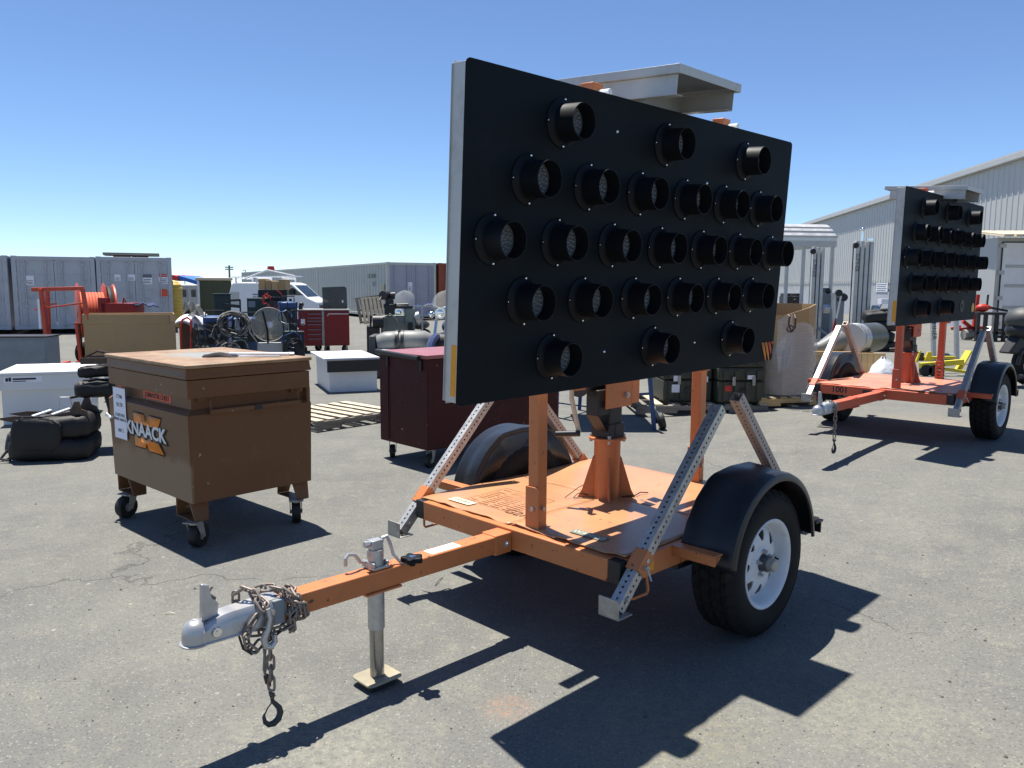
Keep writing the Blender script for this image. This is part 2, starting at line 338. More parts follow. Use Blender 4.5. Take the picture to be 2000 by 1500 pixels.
    def build(s, name, mat, parent=None, smooth=True, bevel=0., solid=0., seg=2):
        v = s.v; f = s.f
        if s.flip: v = [(x, -y, z) for x, y, z in v]; f = [tuple(reversed(q)) for q in f]
        me = bpy.data.meshes.new(name); me.from_pydata(v, [], f); me.update()
        if smooth:
            me.polygons.foreach_set('use_smooth', [True]*len(me.polygons)); me.set_sharp_from_angle(angle=R_(38))
        me.materials.append(mat)
        o = bpy.data.objects.new(name, me); SC.collection.objects.link(o)
        if parent is not None: o.parent = parent
        if solid:
            md = o.modifiers.new('solid', 'SOLIDIFY'); md.thickness = solid; md.offset = 0
        if bevel:
            md = o.modifiers.new('bevel', 'BEVEL'); md.width = bevel; md.segments = seg; md.limit_method = 'ANGLE'; md.angle_limit = R_(40)
            md.harden_normals = False
        return o

def thing(name, label, cat, loc=(0,0,0), rz=0, group=None):
    o = bpy.data.objects.new(name, None); o.empty_display_size = .1; SC.collection.objects.link(o)
    o.location = loc; o.rotation_euler = (0, 0, rz); o['label'] = label; o['category'] = cat
    if group: o['group'] = group
    return o
def tag(o, label, cat, group=None):
    o['label'] = label; o['category'] = cat
    if group: o['group'] = group
    return o
def place(o, loc, rz=0): o.location = loc; o.rotation_euler = (0, 0, rz); return o
def dup(root, loc, rz, label, group=None):
    r = root.copy(); SC.collection.objects.link(r); r.location = loc; r.rotation_euler = (0, 0, rz); r['label'] = label
    if group: r['group'] = group
    def kids(a, b):
        for ch in list(a.children):
            c = ch.copy(); SC.collection.objects.link(c); c.parent = b; kids(ch, c)
    kids(root, r); return r
def text(body, size, mat, parent, T, name='lettering', ext=.0004, align='CENTER', sx=1., bold=0.):
    cu = bpy.data.curves.new(name, 'FONT'); cu.body = body; cu.size = size; cu.extrude = ext; cu.align_x = align; cu.align_y = 'CENTER'
    cu.offset = bold; cu.resolution_u = 3
    o = bpy.data.objects.new(name, cu); SC.collection.objects.link(o); o.parent = parent
    bpy.context.view_layer.update(); me = bpy.data.meshes.new_from_object(o.evaluated_get(bpy.context.evaluated_depsgraph_get()))
    bpy.data.objects.remove(o); me.name = name; o = bpy.data.objects.new(name, me); SC.collection.objects.link(o); o.parent = parent
    me.materials.clear(); me.materials.append(mat); o.matrix_local = T @ Matrix.Diagonal((sx, 1, 1, 1)); return o
def basis(o, x, y, z=None):
    x = Vector(x).normalized(); y = Vector(y); z = x.cross(y).normalized(); y = z.cross(x)
    T = Matrix((x, y, z)).transposed().to_4x4(); T.translation = Vector(o); return T
def arc(c, r, a0, a1, n, plane='xz'):
    out = []
    for i in range(n+1):
        a = R_(a0+(a1-a0)*i/n); u, v_ = r*math.cos(a), r*math.sin(a)
        out.append((c[0]+u, c[1], c[2]+v_) if plane == 'xz' else (c[0]+u, c[1]+v_, c[2]) if plane == 'xy' else (c[0], c[1]+u, c[2]+v_))
    return out

# ------------------------------------------------------------------ ground
def ground():
    xs = [-900, -400, -150, -80, -40, -20, -10, -5, -2, 0, 1.2, 1.6]+[1.6+.2*i for i in range(1, 12)]+[4.4, 6, 10, 20, 40, 80, 150, 400, 900]
    ys = [-60, -20, -5, 0, 2, 4, 6, 8, 10, 15, 25, 40, 70, 120, 250, 600, 1500]
    g = MB(); g.grid([[(x, y, gh(x, y)) for x in xs] for y in ys])
    o = g.build('ground', ASPH); o['kind'] = 'structure'; return o
ground()

# ------------------------------------------------------------------ arrow-board trailer (local x runs to the rear, y' to the kerb side = -Y)
def perf_tube(p0, p1, a, name, mat, parent, c=.0254, r=.0062, up=(0,1,0)):
    g = MB(flip=True); T, L = g.frame(p0, p1, up); n = int(L/c); h = a/2; k = 8
    for side in range(4):
        S = T @ Matrix.Rotation(side*math.pi/2, 4, 'Z')
        for i in range(n):
            z0 = i*c; zc = z0+c/2; vs = []
            for j in range(k):
                an = 2*math.pi*j/k+math.pi/4*0
                cx, cz = math.cos(an), math.sin(an); q = max(abs(cx), abs(cz))
                vs.append((h, h*cx/q, zc+c/2*cz/q))
            for j in range(k):
                an = 2*math.pi*j/k; vs.append((h, r*math.cos(an), zc+r*math.sin(an)))
            for j in range(k):
                an = 2*math.pi*j/k; vs.append((h-.004, r*math.cos(an), zc+r*math.sin(an)))
            fs = [(j, (j+1) % k, k+(j+1) % k, k+j) for j in range(k)]+[(k+j, k+(j+1) % k, 2*k+(j+1) % k, 2*k+j) for j in range(k)]
            g.add(vs, fs, S)
        g.add([(h, -h, n*c), (h, h, n*c), (h-.004, h-.004, n*c), (h-.004, -h+.004, n*c)], [(0, 1, 2, 3)], S)
    return g.build(name, mat, parent, smooth=False)

LAMPS = [(x*.3556, 0.) for x in range(-3, 4)] + [((x-2.5)*.3556, s*.2286) for s in (1, -1) for x in range(6)] + [(x*.7112, s*.457) for s in (1, -1) for x in (-1, 0, 1)]
_proto = {}
def lamp_meshes():
    g = MB(); f = math.pi/2
    Rx = Matrix.Rotation(f, 4, 'X')                      # lathe axis z -> -Y (out of the board)
    g.lathe([(.069, 0), (.094, 0), (.094, .006), (.080, .012), (.072, .020), (.0705, .026), (.0685, .112), (.0655, .112), (.0665, .03), (.066, .012)], 36, Rx)
    for a in (90, 180, 270, 0): g.cyl((.088*math.cos(R_(a)), -.004, .088*math.sin(R_(a))), (.088*math.cos(R_(a)), -.010, .088*math.sin(R_(a))), .010, .008, 10)
    hood = g.build('lamp', BLACKH)
    g = MB(); g.lathe([(.0001, .046), (.066, .046)], 30, Rx)
    for ring, cnt in ((0, 1), (.018, 6), (.036, 12), (.053, 18)):
        for i in range(cnt):
            a = 2*math.pi*i/cnt+ring*9
            g.add(*_dome((ring*math.cos(a), -.046, ring*math.sin(a)), .0078))
    lens = g.build('lens', LENS)
    g = MB(); g.lathe([(.0001, .0135), (.0035, .013), (.0052, .0105), (.0052, .009)], 8, Rx); scr = g.build('screw', CHROME)
    return hood, lens, scr
def _dome(c, r):
    v = [(c[0], c[1]-r*.8, c[2])]; n = 7
    for rr_, d in ((.6, .6), (1, 0)):
        v += [(c[0]+r*rr_*math.cos(2*math.pi*i/n), c[1]-r*.8*d, c[2]+r*rr_*math.sin(2*math.pi*i/n)) for i in range(n)]
    return v, [(0, 1+(i+1) % n, 1+i) for i in range(n)]+[(1+i, 1+(i+1) % n, 1+n+(i+1) % n, 1+n+i) for i in range(n)]
def add_lamps(root, Mb, detail=True, skip=()):
    if 'l' not in _proto: _proto['l'] = lamp_meshes(); first = True
    else: first = False
    hood, lens, scr = _proto['l']
    for i, (x, z) in enumerate(LAMPS):
        T = Mb @ Matrix.Translation((x, 0, z))
        if i in skip:
            g = MB(); g.lathe([(.03, 0), (.06, 0), (.062, .004), (.055, .006), (.03, .003)], 24, Matrix.Rotation(math.pi/2, 4, 'X'))
            g.build('lamp_socket', GREYD, root).matrix_local = T; continue
        def inst(o, par, TT):
            q = o if (first and i == 0) else o.copy()
            if q is not o: SC.collection.objects.link(q)
            q.parent = par; q.matrix_local = TT; return q
        h = inst(hood, root, T); inst(lens, h, Matrix())
        if detail or i == 0:
            for a in (90, 180, 270):
                s_ = (scr if (first and i == 0 and a == 90) else scr.copy())
                if s_ is not scr: SC.collection.objects.link(s_)
                s_.parent = h; s_.matrix_local = Matrix.Translation((.088*math.cos(R_(a)), 0, .088*math.sin(R_(a))))

def rrect(w, h, r, n=5):
    out = []
    for cx, cy, a0 in ((w/2-r, h/2-r, 0), (-w/2+r, h/2-r, 90), (-w/2+r, -h/2+r, 180), (w/2-r, -h/2+r, 270)):
        out += [(cx+r*math.cos(R_(a0+90*i/n)), cy+r*math.sin(R_(a0+90*i/n))) for i in range(n+1)]
    return out

def wheel_parts(root, T, detail=True):
    wl = bpy.data.objects.new('wheel', None); SC.collection.objects.link(wl); wl.parent = root; wl.matrix_local = T
    # wheel local: axis +Z outwards, origin at the outer face
    R0 = .341; g = MB(); nt_ = 168
    prof = [(.203, -.004), (.213, .003), (.235, .010), (.262, .014), (.285, .012), (.300, .006), (.302, .009), (.318, .001), (.330, -.010)]
    tread = [(.3395, z) for z in np.linspace(-.018, -.182, 17)]
    prof2 = [(r, -.2-z) for r, z in reversed(prof)]
    P = prof+tread+prof2; nP = len(P); a0 = len(prof); rows = []
    for i in range(nt_+1):
        an = 2*math.pi*(i % nt_)/nt_; row = []
        for j, (r, z) in enumerate(P):
            rr = r; k = j-a0; an2 = an
            if 0 <= k < 17:
                an2 = an+.018*((k % 4) in (1, 2))
                if k in (3, 8, 13): rr -= .011
                elif (i+(k//5)*2+(k % 5 > 2)) % 5 == 0: rr -= .011
            elif k in (-1, -2, 17, 18) and i % 5 == 0: rr -= .009
            row.append((rr*math.cos(an2), rr*math.sin(an2), z))
        rows.append(row)
    g.grid(rows); g.build('tyre', RUBBER, wl)
    g = MB()
    g.lathe([(.168, -.062), (.172, -.055), (.178, -.028), (.187, -.008), (.194, .002), (.203, .007), (.2085, .004), (.2085, -.008), (.199, -.012)], 64)
    g.lathe([(.168, -.062), (.176, -.16), (.20, -.19)], 48)
    def zf(r): return -.032-.030*max(0, (r-.10)/.068)**2
    ns = 8
    for k in range(ns):
        m_ = 16; outer = []; inner = []
        for j in range(m_):
            t = j/m_*4; q = int(t); u = t-q
            if q == 0: th, r = -1+2*u, .168
            elif q == 1: th, r = 1, .168-(.168-.078)*u
            elif q == 2: th, r = 1-2*u, .078
            else: th, r = -1, .078+(.168-.078)*u
            outer.append((th*math.pi/ns, r))
            a = -math.pi/2+0 + 2*math.pi*(t/4)
            # window: rounded triangle, wide at the rim
            uu, vv = th, (r-.123)/.045
            L = max(abs(uu), abs(vv)); d = math.hypot(uu, vv) or 1; uu *= (L/d)**.7; vv *= (L/d)**.7
            r2 = .128+.026*vv; wd = .30+.32*(vv+1)/2
            inner.append((uu*wd*math.pi/ns, r2))
        vs = []
        for lst, dz in ((outer, 0), (inner, 0), (inner, -.006)):
            for th, r in lst:
                an = k*2*math.pi/ns+th; vs.append((r*math.cos(an), r*math.sin(an), zf(r)+dz))
        fs = [(j, m_+j, m_+(j+1) % m_, (j+1) % m_) for j in range(m_)]+[(m_+j, 2*m_+j, 2*m_+(j+1) % m_, m_+(j+1) % m_) for j in range(m_)]
        g.add(vs, fs)
    g.lathe([(.078, -.032), (.070, -.026), (.045, -.026), (.041, -.034)], 40)
    g.build('rim', RIMW, wl)
    g = MB(); g.cyl((0, 0, -.19), (0, 0, -.09), .07, .06, 24); g.cyl((0, 0, -.1), (0, 0, .004), .040, .036, 24); g.cyl((0, 0, -.16), (0, 0, -.12), .13, .13, 32)
    g.build('hub', GREASE, wl, bevel=.003)
    g = MB(); g.lathe([(.0001, .036), (.024, .036), (.029, .031), (.030, -.01)], 24); g.build('dust_cap', CASTST, wl)
    lug = None
    for k in range(5):
        a = R_(72*k+20)
        if lug is None:
            g = MB(); g.cyl((0, 0, -.034), (0, 0, -.014), .0115, .0105, 6); g.cyl((0, 0, -.014), (0, 0, -.002), .0065, .006, 8)
            lug = g.build('lug_nut', STEEL, wl); q = lug
        else: q = lug.copy(); SC.collection.objects.link(q)
        q.parent = wl; q.matrix_local = Matrix.Translation((.057*math.cos(a), .057*math.sin(a), 0))
    g = MB(); g.tube([(.158, -.02, -.075), (.160, -.02, -.05), (.150, -.02, -.028)], .005, 8); g.build('valve', BLACKM, wl)
    return wl

def fender(root, sgn, mat):
    g = MB(flip=True); n = 40
    def resamp(P):
        d = [0]
        for a, b in zip(P, P[1:]): d.append(d[-1]+math.dist(a, b))
        return [(float(np.interp(d[-1]*i/n, d, [p[0] for p in P])), float(np.interp(d[-1]*i/n, d, [p[1] for p in P]))) for i in range(n+1)]
    inner = resamp([(-.43, .485), (-.385, .59), (-.33, .665), (-.225, .748), (-.19, .760), (-.05, .774), (.12, .768), (.20, .745), (.29, .67), (.365, .58), (.41, .49)])
    outer = resamp([(x, z) for x, _, z in arc((0, 0, .375), .393, 176, 4, 36)])
    rows = []
    def off(P, d):
        out = []
        for x, z in P:
            v = Vector((x, z-.38)).normalized(); out.append((x-v.x*d, z-v.y*d))
        return out
    def bl(t): return [(a[0]*(1-t)+b[0]*t, a[1]*(1-t)+b[1]*t) for a, b in zip(inner, outer)]
    for y, P in ((.672, off(bl(0), .02)), (.674, off(bl(0), .008)), (.682, bl(0)), (.73, bl(.15)), (.78, bl(.55)), (.83, bl(.95)), (.88, bl(1)), (.898, off(bl(1), .006)), (.905, off(bl(1), .020)), (.906, off(bl(1), .035)), (.900, off(bl(1), .038)), (.896, off(bl(1), .03))):
        rows.append([(x, y*sgn, z) for x, z in P])
    if sgn < 0: rows = rows[::-1]
    g.grid(rows[::-1])
    iw = off(bl(0), .02); w_ = [(x, .672*sgn, z) for x, z in iw]; b_ = [(x, .672*sgn, .478) for x, z in iw]
    g.grid([w_, b_] if sgn > 0 else [b_, w_])
    return g.build('fender', mat, root, solid=.004)

def trailer(label, loc, yaw, board, OR, DK, group, main=True):
    root = thing('arrow_board_trailer', label, 'trailer', loc, yaw, group)
    G = lambda: MB(flip=True)
    # frame rails
    for y0, y1, x0, x1 in ((-.60, .60, -.835, -.785), (-.66, .66, .565, .61)):
        G().bx(x0, x1, y0, y1, .402, .499).build('cross_rail', OR, root, bevel=.005)
    for s in (-1, 1):
        G().bx(-.78, .56, s*.655-.025, s*.655+.025, .402, .498).build('side_rail', OR, root, bevel=.005)
        G().bx(-.834, -.788, s*.632-.03, s*.632+.03, .404, .497).build('rail_end', BLACKM, root, bevel=.003)
        b = G(); b.bx(-.50, -.44, s*.775-.115, s*.775+.115, .494, .499); b.bx(-.50, -.495, s*.775-.115, s*.775+.115, .455, .494)
        b.add([(-.50, s*.89, .455), (-.44, s*.89, .494), (-.50, s*.89, .494)], [(0, 1, 2), (2, 1, 0)]); b.build('fender_bracket', OR, root, bevel=.002)
        b = G(); b.bx(.40, .45, s*.775-.115, s*.775+.115, .470, .476); b.build('fender_bracket', OR, root, bevel=.002)
        fender(root, s, FENDER)
        b = G(); b.bx(.40, .475, s*.80-.10, s*.80+.10, .452, .462); b.bx(.450, .456, s*.80-.10, s*.80+.10, .40, .45)
        b.build('mud_flap', BLACKM, root)
        T = Matrix.Translation((0, -s*.865, .341)) @ Matrix.Rotation(math.pi/2*s, 4, 'X')
        wheel_parts(root, T, main)
    # rails under the fender, axle, springs
    b = G(); b.cyl((0, -.70, .33), (0, .70, .33), .03, .03, 12); b.build('axle', BLACKM, root)
    for s in (-1, 1):
        b = G()
        for k in range(3): b.bar((-.33+.05*k, s*.60, .345+.012*k), (.33-.05*k, s*.60, .345+.012*k), .045, .009)
        b.bx(-.36, -.32, s*.60-.02, s*.60+.02, .34, .41); b.bx(.32, .36, s*.60-.02, s*.60+.02, .34, .41); b.build('leaf_spring', DARKST, root)
    # deck plates, slightly buckled sheet
    def plate(x0, x1, y0, y1, dz, edge=None, round_=False):
        nx, ny = max(2, int((x1-x0)/.03)), max(2, int((y1-y0)/.03)); rows = []
        for i in range(nx+1):
            x = x0+(x1-x0)*i/nx; row = []
            for j in range(ny+1):
                y = y0+(y1-y0)*j/ny; z = .5035+dz+.0015*math.sin(x*9+y*4)+.001*math.sin(y*17)
                e = max(0, -.74-x)/.05
                z += e*.004*(math.sin(y*23)+.6*math.sin(y*41+1)+.4)*(1 if main else .6); xx = x
                if i == 0: xx += .003*math.sin(y*31)+.002*math.sin(y*77)
                row.append((xx, y, z))
            rows.append(row)
        q = G(); q.grid(rows); return q.build('deck_plate', DK, root, solid=.0035)
    plate(-.802, -.095, -.655, -.006, .001); plate(-.800, -.095, .0, .655, .003); plate(-.088, .59, -.650, .650, 0)
    q = G(); q.bx(-.784, .564, -.679, .679, .4985, .4996); q.build('light_block_sheet', OR, root)  # unseen sheet, added to stop light leaking through the plate seams
    # posts with bolted feet
    for x, sx in ((-.745, 1), (.555, 1)):
        G().bx(x-.03, x+.03, .09, .15, .505, 1.22).build('support_post', OR, root, bevel=.004)
        b = G(); b.bx(x-.042, x+.032, .084, .0895, .402, .70); b.bx(x-.042, x-.036, .09, .165, .402, .70); bo = b.build('post_bracket', OR, root, bevel=.002)
        for yy, zz in ((.12, .55), (.12, .64)):
            b = G(); b.cyl((x+.03, yy, zz), (x+.046, yy, zz), .011, .011, 6); b.cyl((x+.046, yy, zz), (x+.052, yy, zz), .005, .005, 8); b.build('bolt', STEEL, root)
        b = G(); b.cyl((x-.042, .13, .60), (x-.05, .13, .60), .011, .011, 6); b.cyl((x, .15, .60), (x, .163, .60), .011, .011, 6); b.build('bolt', STEEL, root)
    # mast
    mx, my = -.10, 0
    b = G(); b.cyl((mx, my, .505), (mx, my, .82), .068, .068, 32); b.build('mast_pedestal', OR, root)
    for k in range(4):
        T = Matrix.Translation((mx, -my, 0)) @ Matrix.Rotation(R_(45+90*k+0), 4, 'Z')
        b = MB(); b.add([(.066, -.004, .505), (.150, -.004, .505), (.128, -.004, .545), (.075, -.004, .715), (.066, -.004, .73)]+[(.066, .004, .505), (.150, .004, .505), (.128, .004, .545), (.075, .004, .715), (.066, .004, .73)],
                        [(0, 1, 2, 3, 4), (9, 8, 7, 6, 5), (0, 5, 6, 1), (1, 6, 7, 2), (2, 7, 8, 3), (3, 8, 9, 4)], T); b.build('gusset', OR, root)
    b = G(); b.cyl((mx, my, .815), (mx, my, .826), .098, .098, 32); fl = b.build('mast_flange', OR, root, bevel=.002)
    for k in range(4):
        a = R_(45+90*k); b = G(); b.cyl((mx+.085*math.cos(a), my+.085*math.sin(a), .80), (mx+.085*math.cos(a), my+.085*math.sin(a), .842), .009, .009, 6); b.build('bolt', STEEL, fl)
    b = G(); b.bx(mx-.052, mx+.052, my-.052, my+.052, .826, 1.9); b.bx(mx-.062, mx+.062, my-.062, my+.062, .826, .90); b.build('mast', DARKST, root, bevel=.006)
    b = G(); b.bx(mx-.02, mx+.02, .052, .066, .84, .90); b.bx(mx-.14, mx-.052, -.03, .05, .95, 1.08); b.add([(mx-.14, -.03, .95), (mx-.052, -.03, .85), (mx-.052, .05, .85), (mx-.14, .05, .95)], [(0, 1, 2, 3)])
    b.bx(mx+.053, mx+.075, -.02, .03, .86, .95); b.build('mast_collar', DARKST, root, bevel=.004)
    b = G(); b.cyl((mx-.20, -.03, 1.12), (mx-.05, -.03, 1.12), .05, .05, 20); b.cyl((mx-.20, -.03, 1.12), (mx-.205, -.03, 1.12), .075, .075, 20); b.cyl((mx-.055, -.03, 1.12), (mx-.05, -.03, 1.12), .075, .075, 20); b.build('winch', DARKST, root)
    b = G(); b.tube([(-.36, .0, 1.11), (-.385, .0, 1.10), (-.385, .0, 1.05), (-.335, .0, .90), (-.325, .0, .875)], .012, 8); cr = b.build('crank', BEIGE, root)
    b = G(); b.cyl((-.32, .0, .875), (-.355, -.05, .865), .009, .009, 10); b.cyl((-.345, .02, .874), (-.395, -.09, .862), .0155, .0155, 12); b.build('crank_handle', BLACKM, cr)
    b = G(); b.bx(-.205, .0, .065, .073, .985, 1.20); b.bx(.03, .10, .04, .048, .99, 1.22); b.bx(.0, .004, .02, .074, .99, 1.2); b.build('lift_bracket', OR, root, bevel=.002)
    b = G(); b.cyl((-.05, .073, 1.045), (-.05, .088, 1.045), .015, .015, 6); b.cyl((-.05, .088, 1.045), (-.05, .094, 1.045), .008, .008, 8); b.build('bolt', STEEL, root)
    # outriggers
    legs = [((-.905, .70, .335), (-.185, .70, 1.075), GALV), ((-.905, -.70, .335), (-.185, -.70, 1.075), GALV), ((.66, .70, .335), (-.065, .70, 1.115), GALVB if main else GALV), ((.66, -.70, .335), (-.065, -.70, 1.115), GALVB)]
    for p0, p1, mt in legs:
        lg = perf_tube(p0, p1, .050, 'outrigger_leg', mt, root)
        d = (Vector(p1)-Vector(p0)).normalized(); s = math.copysign(1, p0[1]); P0 = Vector(p0)
        b = G(); T, L = b.frame(P0+d*.17, P0+d*.265, (0, 1, 0)); b.T = T
        for q in ((-.031, .031, -.031, -.0275), (-.031, .031, .0275, .031), (-.031, -.0275, -.0275, .0275), (.0275, .031, -.0275, .0275)): b.bx(*q, 0, L)
        sl = b.build('leg_sleeve', OR, root, bevel=.001)
        b = G(); b.cyl(P0+d*.20+Vector((0, s*.03, 0)), P0+d*.20+Vector((0, s*.05, 0)), .010, .010, 8); b.cyl(P0+d*.20+Vector((0, s*.05, 0)), P0+d*.185+Vector((0, s*.075, -.03)), .004, .004, 6)
        b.cyl(P0+d*.232+Vector((0, s*.03, 0)), P0+d*.232+Vector((0, s*.034, 0)), .010, .010, 10); b.build('lock_pin', STEEL, root)
        b = G(); f = P0; sx = -1 if p0[0] < 0 else 1
        b.bx(f.x-.045, f.x+.045, f.y-.05, f.y+.05, .315, .320); b.bx(f.x-.045 if sx < 0 else f.x+.040, f.x-.040 if sx < 0 else f.x+.045, f.y-.05, f.y+.05, .320, .395)
        b.T = Matrix(); ft = b.build('foot_plate', CASTST, root, bevel=.002)
        b = G(); b.cyl(P0+d*.055+Vector((0, -.035, 0)), P0+d*.055+Vector((0, .035, 0)), .010, .010, 6); b.build('bolt', STEEL, ft)
        xx = p0[0]+(.13 if sx < 0 else -.13)
        b = G(); b.tube([(xx, s*.67, .40), (xx, s*.67, .345), (xx+.012, s*.675, .332), (xx+.10, s*.68, .332), (xx+.112, s*.68, .345), (xx+.112, s*.67, .40)], .006, 8); b.build('handle_loop', OR, root)
    b = G(); b.bx(-.73, -.63, .6805, .6825, .425, .475); b.build('reflector', YELLOWS, root)
    # tongue
    b = G(); b.bx(-2.045, -.90, -.041, .041, .401, .481); b.build('tongue', OR, root, bevel=.006, seg=3)
    b = G(); b.bx(-.935, -.836, -.047, .047, .395, .487); b.build('tongue_socket', OR, root, bevel=.005, seg=3)
    for s in (-1, 1):
        b = G(); b.cyl((-.875, s*.047, .44), (-.875, s*.056, .44), .015, .015, 6); b.cyl((-.875, s*.056, .44), (-.875, s*.064, .44), .007, .007, 8); b.build('bolt', STEEL, root)
    b = G(); b.bx(-1.62, -1.45, -.048, .048, .392, .4009); b.bx(-1.575, -1.48, -.035, .035, .4812, .486); b.build('jack_plate', OR, root, bevel=.002)
    # coupler
    b = G(); n = 14; rows = []
    for i in range(n+1):
        t = i/n; x = -1.985-.285*t; wd = .045-.006*t; top = .488-.006*t-.028*max(0, (t-.62)/.38)**1.5; bot = .402+.002*t
        rows.append([(x, y, z) for y, z in [(-wd-.007*(t > .3), bot), (-wd, bot+.004), (-wd, top-.016), (-wd+.012, top), (wd-.012, top), (wd, top-.016), (wd, bot+.004), (wd+.007*(t > .3), bot)]])
    b.grid(rows); cpl = b.build('coupler', STEEL, root, solid=.005)
    b = G(); b.lathe([(.047, .401), (.048, .405), (.041, .408), (.040, .435), (.037, .455), (.029, .470), (.015, .479), (.0001, .481)], 28, Matrix.Translation((-2.270, 0, 0))); b.build('ball_socket', STEEL, cpl, solid=.004)
    b = G(); b.bx(-2.01, -1.965, -.05, .05, .398, .4875); b.build('coupler_collar', GREYP, cpl, bevel=.004)
    b = G(); b.add([(x+.012, y, z) for y in (-.010, .010) for x, z in ((-2.262, .47), (-2.205, .478), (-2.20, .52), (-2.222, .545), (-2.232, .592), (-2.256, .60))],
            [(0, 1, 2, 3, 4, 5), (11, 10, 9, 8, 7, 6)]+[(i, 6+i, 6+(i+1) % 6, (i+1) % 6) for i in range(6)])
    lt = b.build('latch_lever', STEEL, cpl, bevel=.003)
    b = G(); b.tube([(-2.205, 0, .58), (-2.212, 0, .575), (-2.222, 0, .56), (-2.210, 0, .548), (-2.198, 0, .54), (-2.205, 0, .525)], .0065, 8); b.build('latch_hook', RUST, cpl)
    for x, z in ((-2.215, .438), (-2.02, .45)):
        b = G(); b.cyl((x, .047, z), (x, .053, z), .016, .015, 16); b.cyl((x, .053, z), (x, .056, z), .007, .007, 10); b.build('bolt', CHROME, cpl)
    b = G(); b.cyl((-2.16, 0, .480), (-2.16, 0, .4845), .0105, .0105, 12); b.build('pin_hole', INK, cpl)
    # jack
    jx = -1.545
    k0 = set(SC.collection.objects) if not main else None
    b = G(); b.cyl((jx, 0, .235), (jx, 0, .56), .0335, .0335, 28); jk = b.build('jack_tube', GALV, root)
    b = G(); b.cyl((jx, 0, .03), (jx, 0, .24), .0285, .0285, 28); b.build('jack_inner_tube', JACKST, root)
    b = G(); T = Matrix.Translation((jx, 0, 0)) @ Matrix.Rotation(R_(0), 4, 'Z')
    b.prism(rrect(.165, .140, .025, 3), .026, .036, T); q = G(); q.prism(rrect(.135, .11, .02, 3), .002, .0255, T); q.build('foot_shadow_block', DARKST, root)  # dark block added below the pad, stands in for its shadow gap
    b.build('jack_foot', ZINC, root, bevel=.004)
    b = G(); b.bx(jx-.036, jx+.036, -.042, .042, .487, .497); b.bx(jx-.036, jx-.028, -.042, .042, .497, .515); b.bx(jx+.028, jx+.036, -.042, .042, .497, .515)
    b.bx(jx-.026, jx+.026, -.02, .02, .56, .598); b.cyl((jx-.030, 0, .586), (jx+.035, 0, .586), .010, .010, 10); b.build('jack_head', STEEL, jk, bevel=.002)
    b = G(); b.cyl((jx-.050, 0, .586), (jx-.031, 0, .586), .013, .013, 6); b.build('bolt', STEEL, jk)
    b = G(); b.bx(jx-.022, jx+.022, -.018, .018, .520, .561); b.build('jack_neck', STEEL, jk)
    b = G(); b.tube([(jx+.03, 0, .595), (jx+.055, .0, .60), (jx+.07, .0, .57), (jx+.08, .01, .52), (jx+.10, .03, .49), (jx+.11, .055, .487)], .0075, 8); b.build('jack_crank', STEEL, jk)
    b = G(); b.tube([(jx-.02, -.02, .50), (jx-.05, -.03, .51), (jx-.075, -.03, .545), (jx-.105, -.03, .553), (jx-.118, -.03, .54), (jx-.118, -.03, .51)], .0075, 8); b.build('jack_hook', STEEL, jk)
    b = G(); kp = []
    for i in range(30):
        a = 2*math.pi*i/30; r = .040+.008*math.cos(5*a); kp.append((r*math.cos(a), r*math.sin(a)))
    b.prism(kp, .496, .518, Matrix.Translation((jx+.125, -.06 if 0 else .075*1, 0))); b.cyl((jx+.125, .075, .478), (jx+.125, .075, .496), .012, .014, 14)
    b.build('jack_knob', BLACKH, jk, bevel=.004)
    b = G(); b.lathe([(.0001, .521), (.008, .521), (.013, .519), (.013, .517)], 14, Matrix.Translation((jx+.125, .075, 0))); b.build('knob_insert', CHROME, jk)
    if not main:
        for o in set(SC.collection.objects)-k0: bpy.data.objects.remove(o)
    # ---- the board
    by_, bxx, byy, bz, bt, be = board
    Mb = Matrix.Translation((bxx, -byy, bz)) @ Matrix.Rotation(by_, 4, 'Z') @ Matrix.Rotation(-be, 4, 'Y') @ Matrix.Rotation(bt, 4, 'X')
    q = MB(); q.prism(rrect(2.44, 1.22, .022), 0, .003, Matrix.Rotation(math.pi/2, 4, 'X') @ Matrix.Translation((0, 0, -.003)))
    pb = q.build('board_panel', BLACKP, root, bevel=.001); pb.matrix_local = Mb
    for s in (-1, 1):
        q = MB(); x = s*1.22
        q.bx(min(x-s*.006, x-s*.009), max(x-s*.006, x-s*.009), .0032, .075, -.598, .598)
        q.bx(min(x, x-s*.02), max(x, x-s*.02), .0032, .0055, -.596, .596); q.bx(min(x, x-s*.02), max(x, x-s*.02), .073, .0755, -.596, .596)
        q.build('side_channel', ALUP, root, bevel=.0008).matrix_local = Mb
        q = MB(); z = s*.61
        q.bx(-1.208, 1.208, .0034, .0748, min(z-s*.012, z-s*.0145), max(z-s*.012, z-s*.0145)); q.bx(-1.206, 1.206, .0036, .006, min(z-s*.001, z-s*.02), max(z-s*.001, z-s*.02)); q.bx(-1.206, 1.206, .0728, .0752, min(z-s*.001, z-s*.02), max(z-s*.001, z-s*.02))
        q.build('edge_channel', ALUP, root, bevel=.0008).matrix_local = Mb
    q = MB(); q.bx(-1.20, 1.20, .060, .0625, -.59, .59); q.build('back_panel', ALUP, root).matrix_local = Mb
    q = MB(); q.bx(-1.2262, -1.2258 if 0 else -1.2142, .022, .05, -.585, -.40) if 0 else q.bx(-1.2155, -1.2145, .006, .040, -.575, -.385)
    q.build('side_reflector', YELLOWS, root).matrix_local = Mb
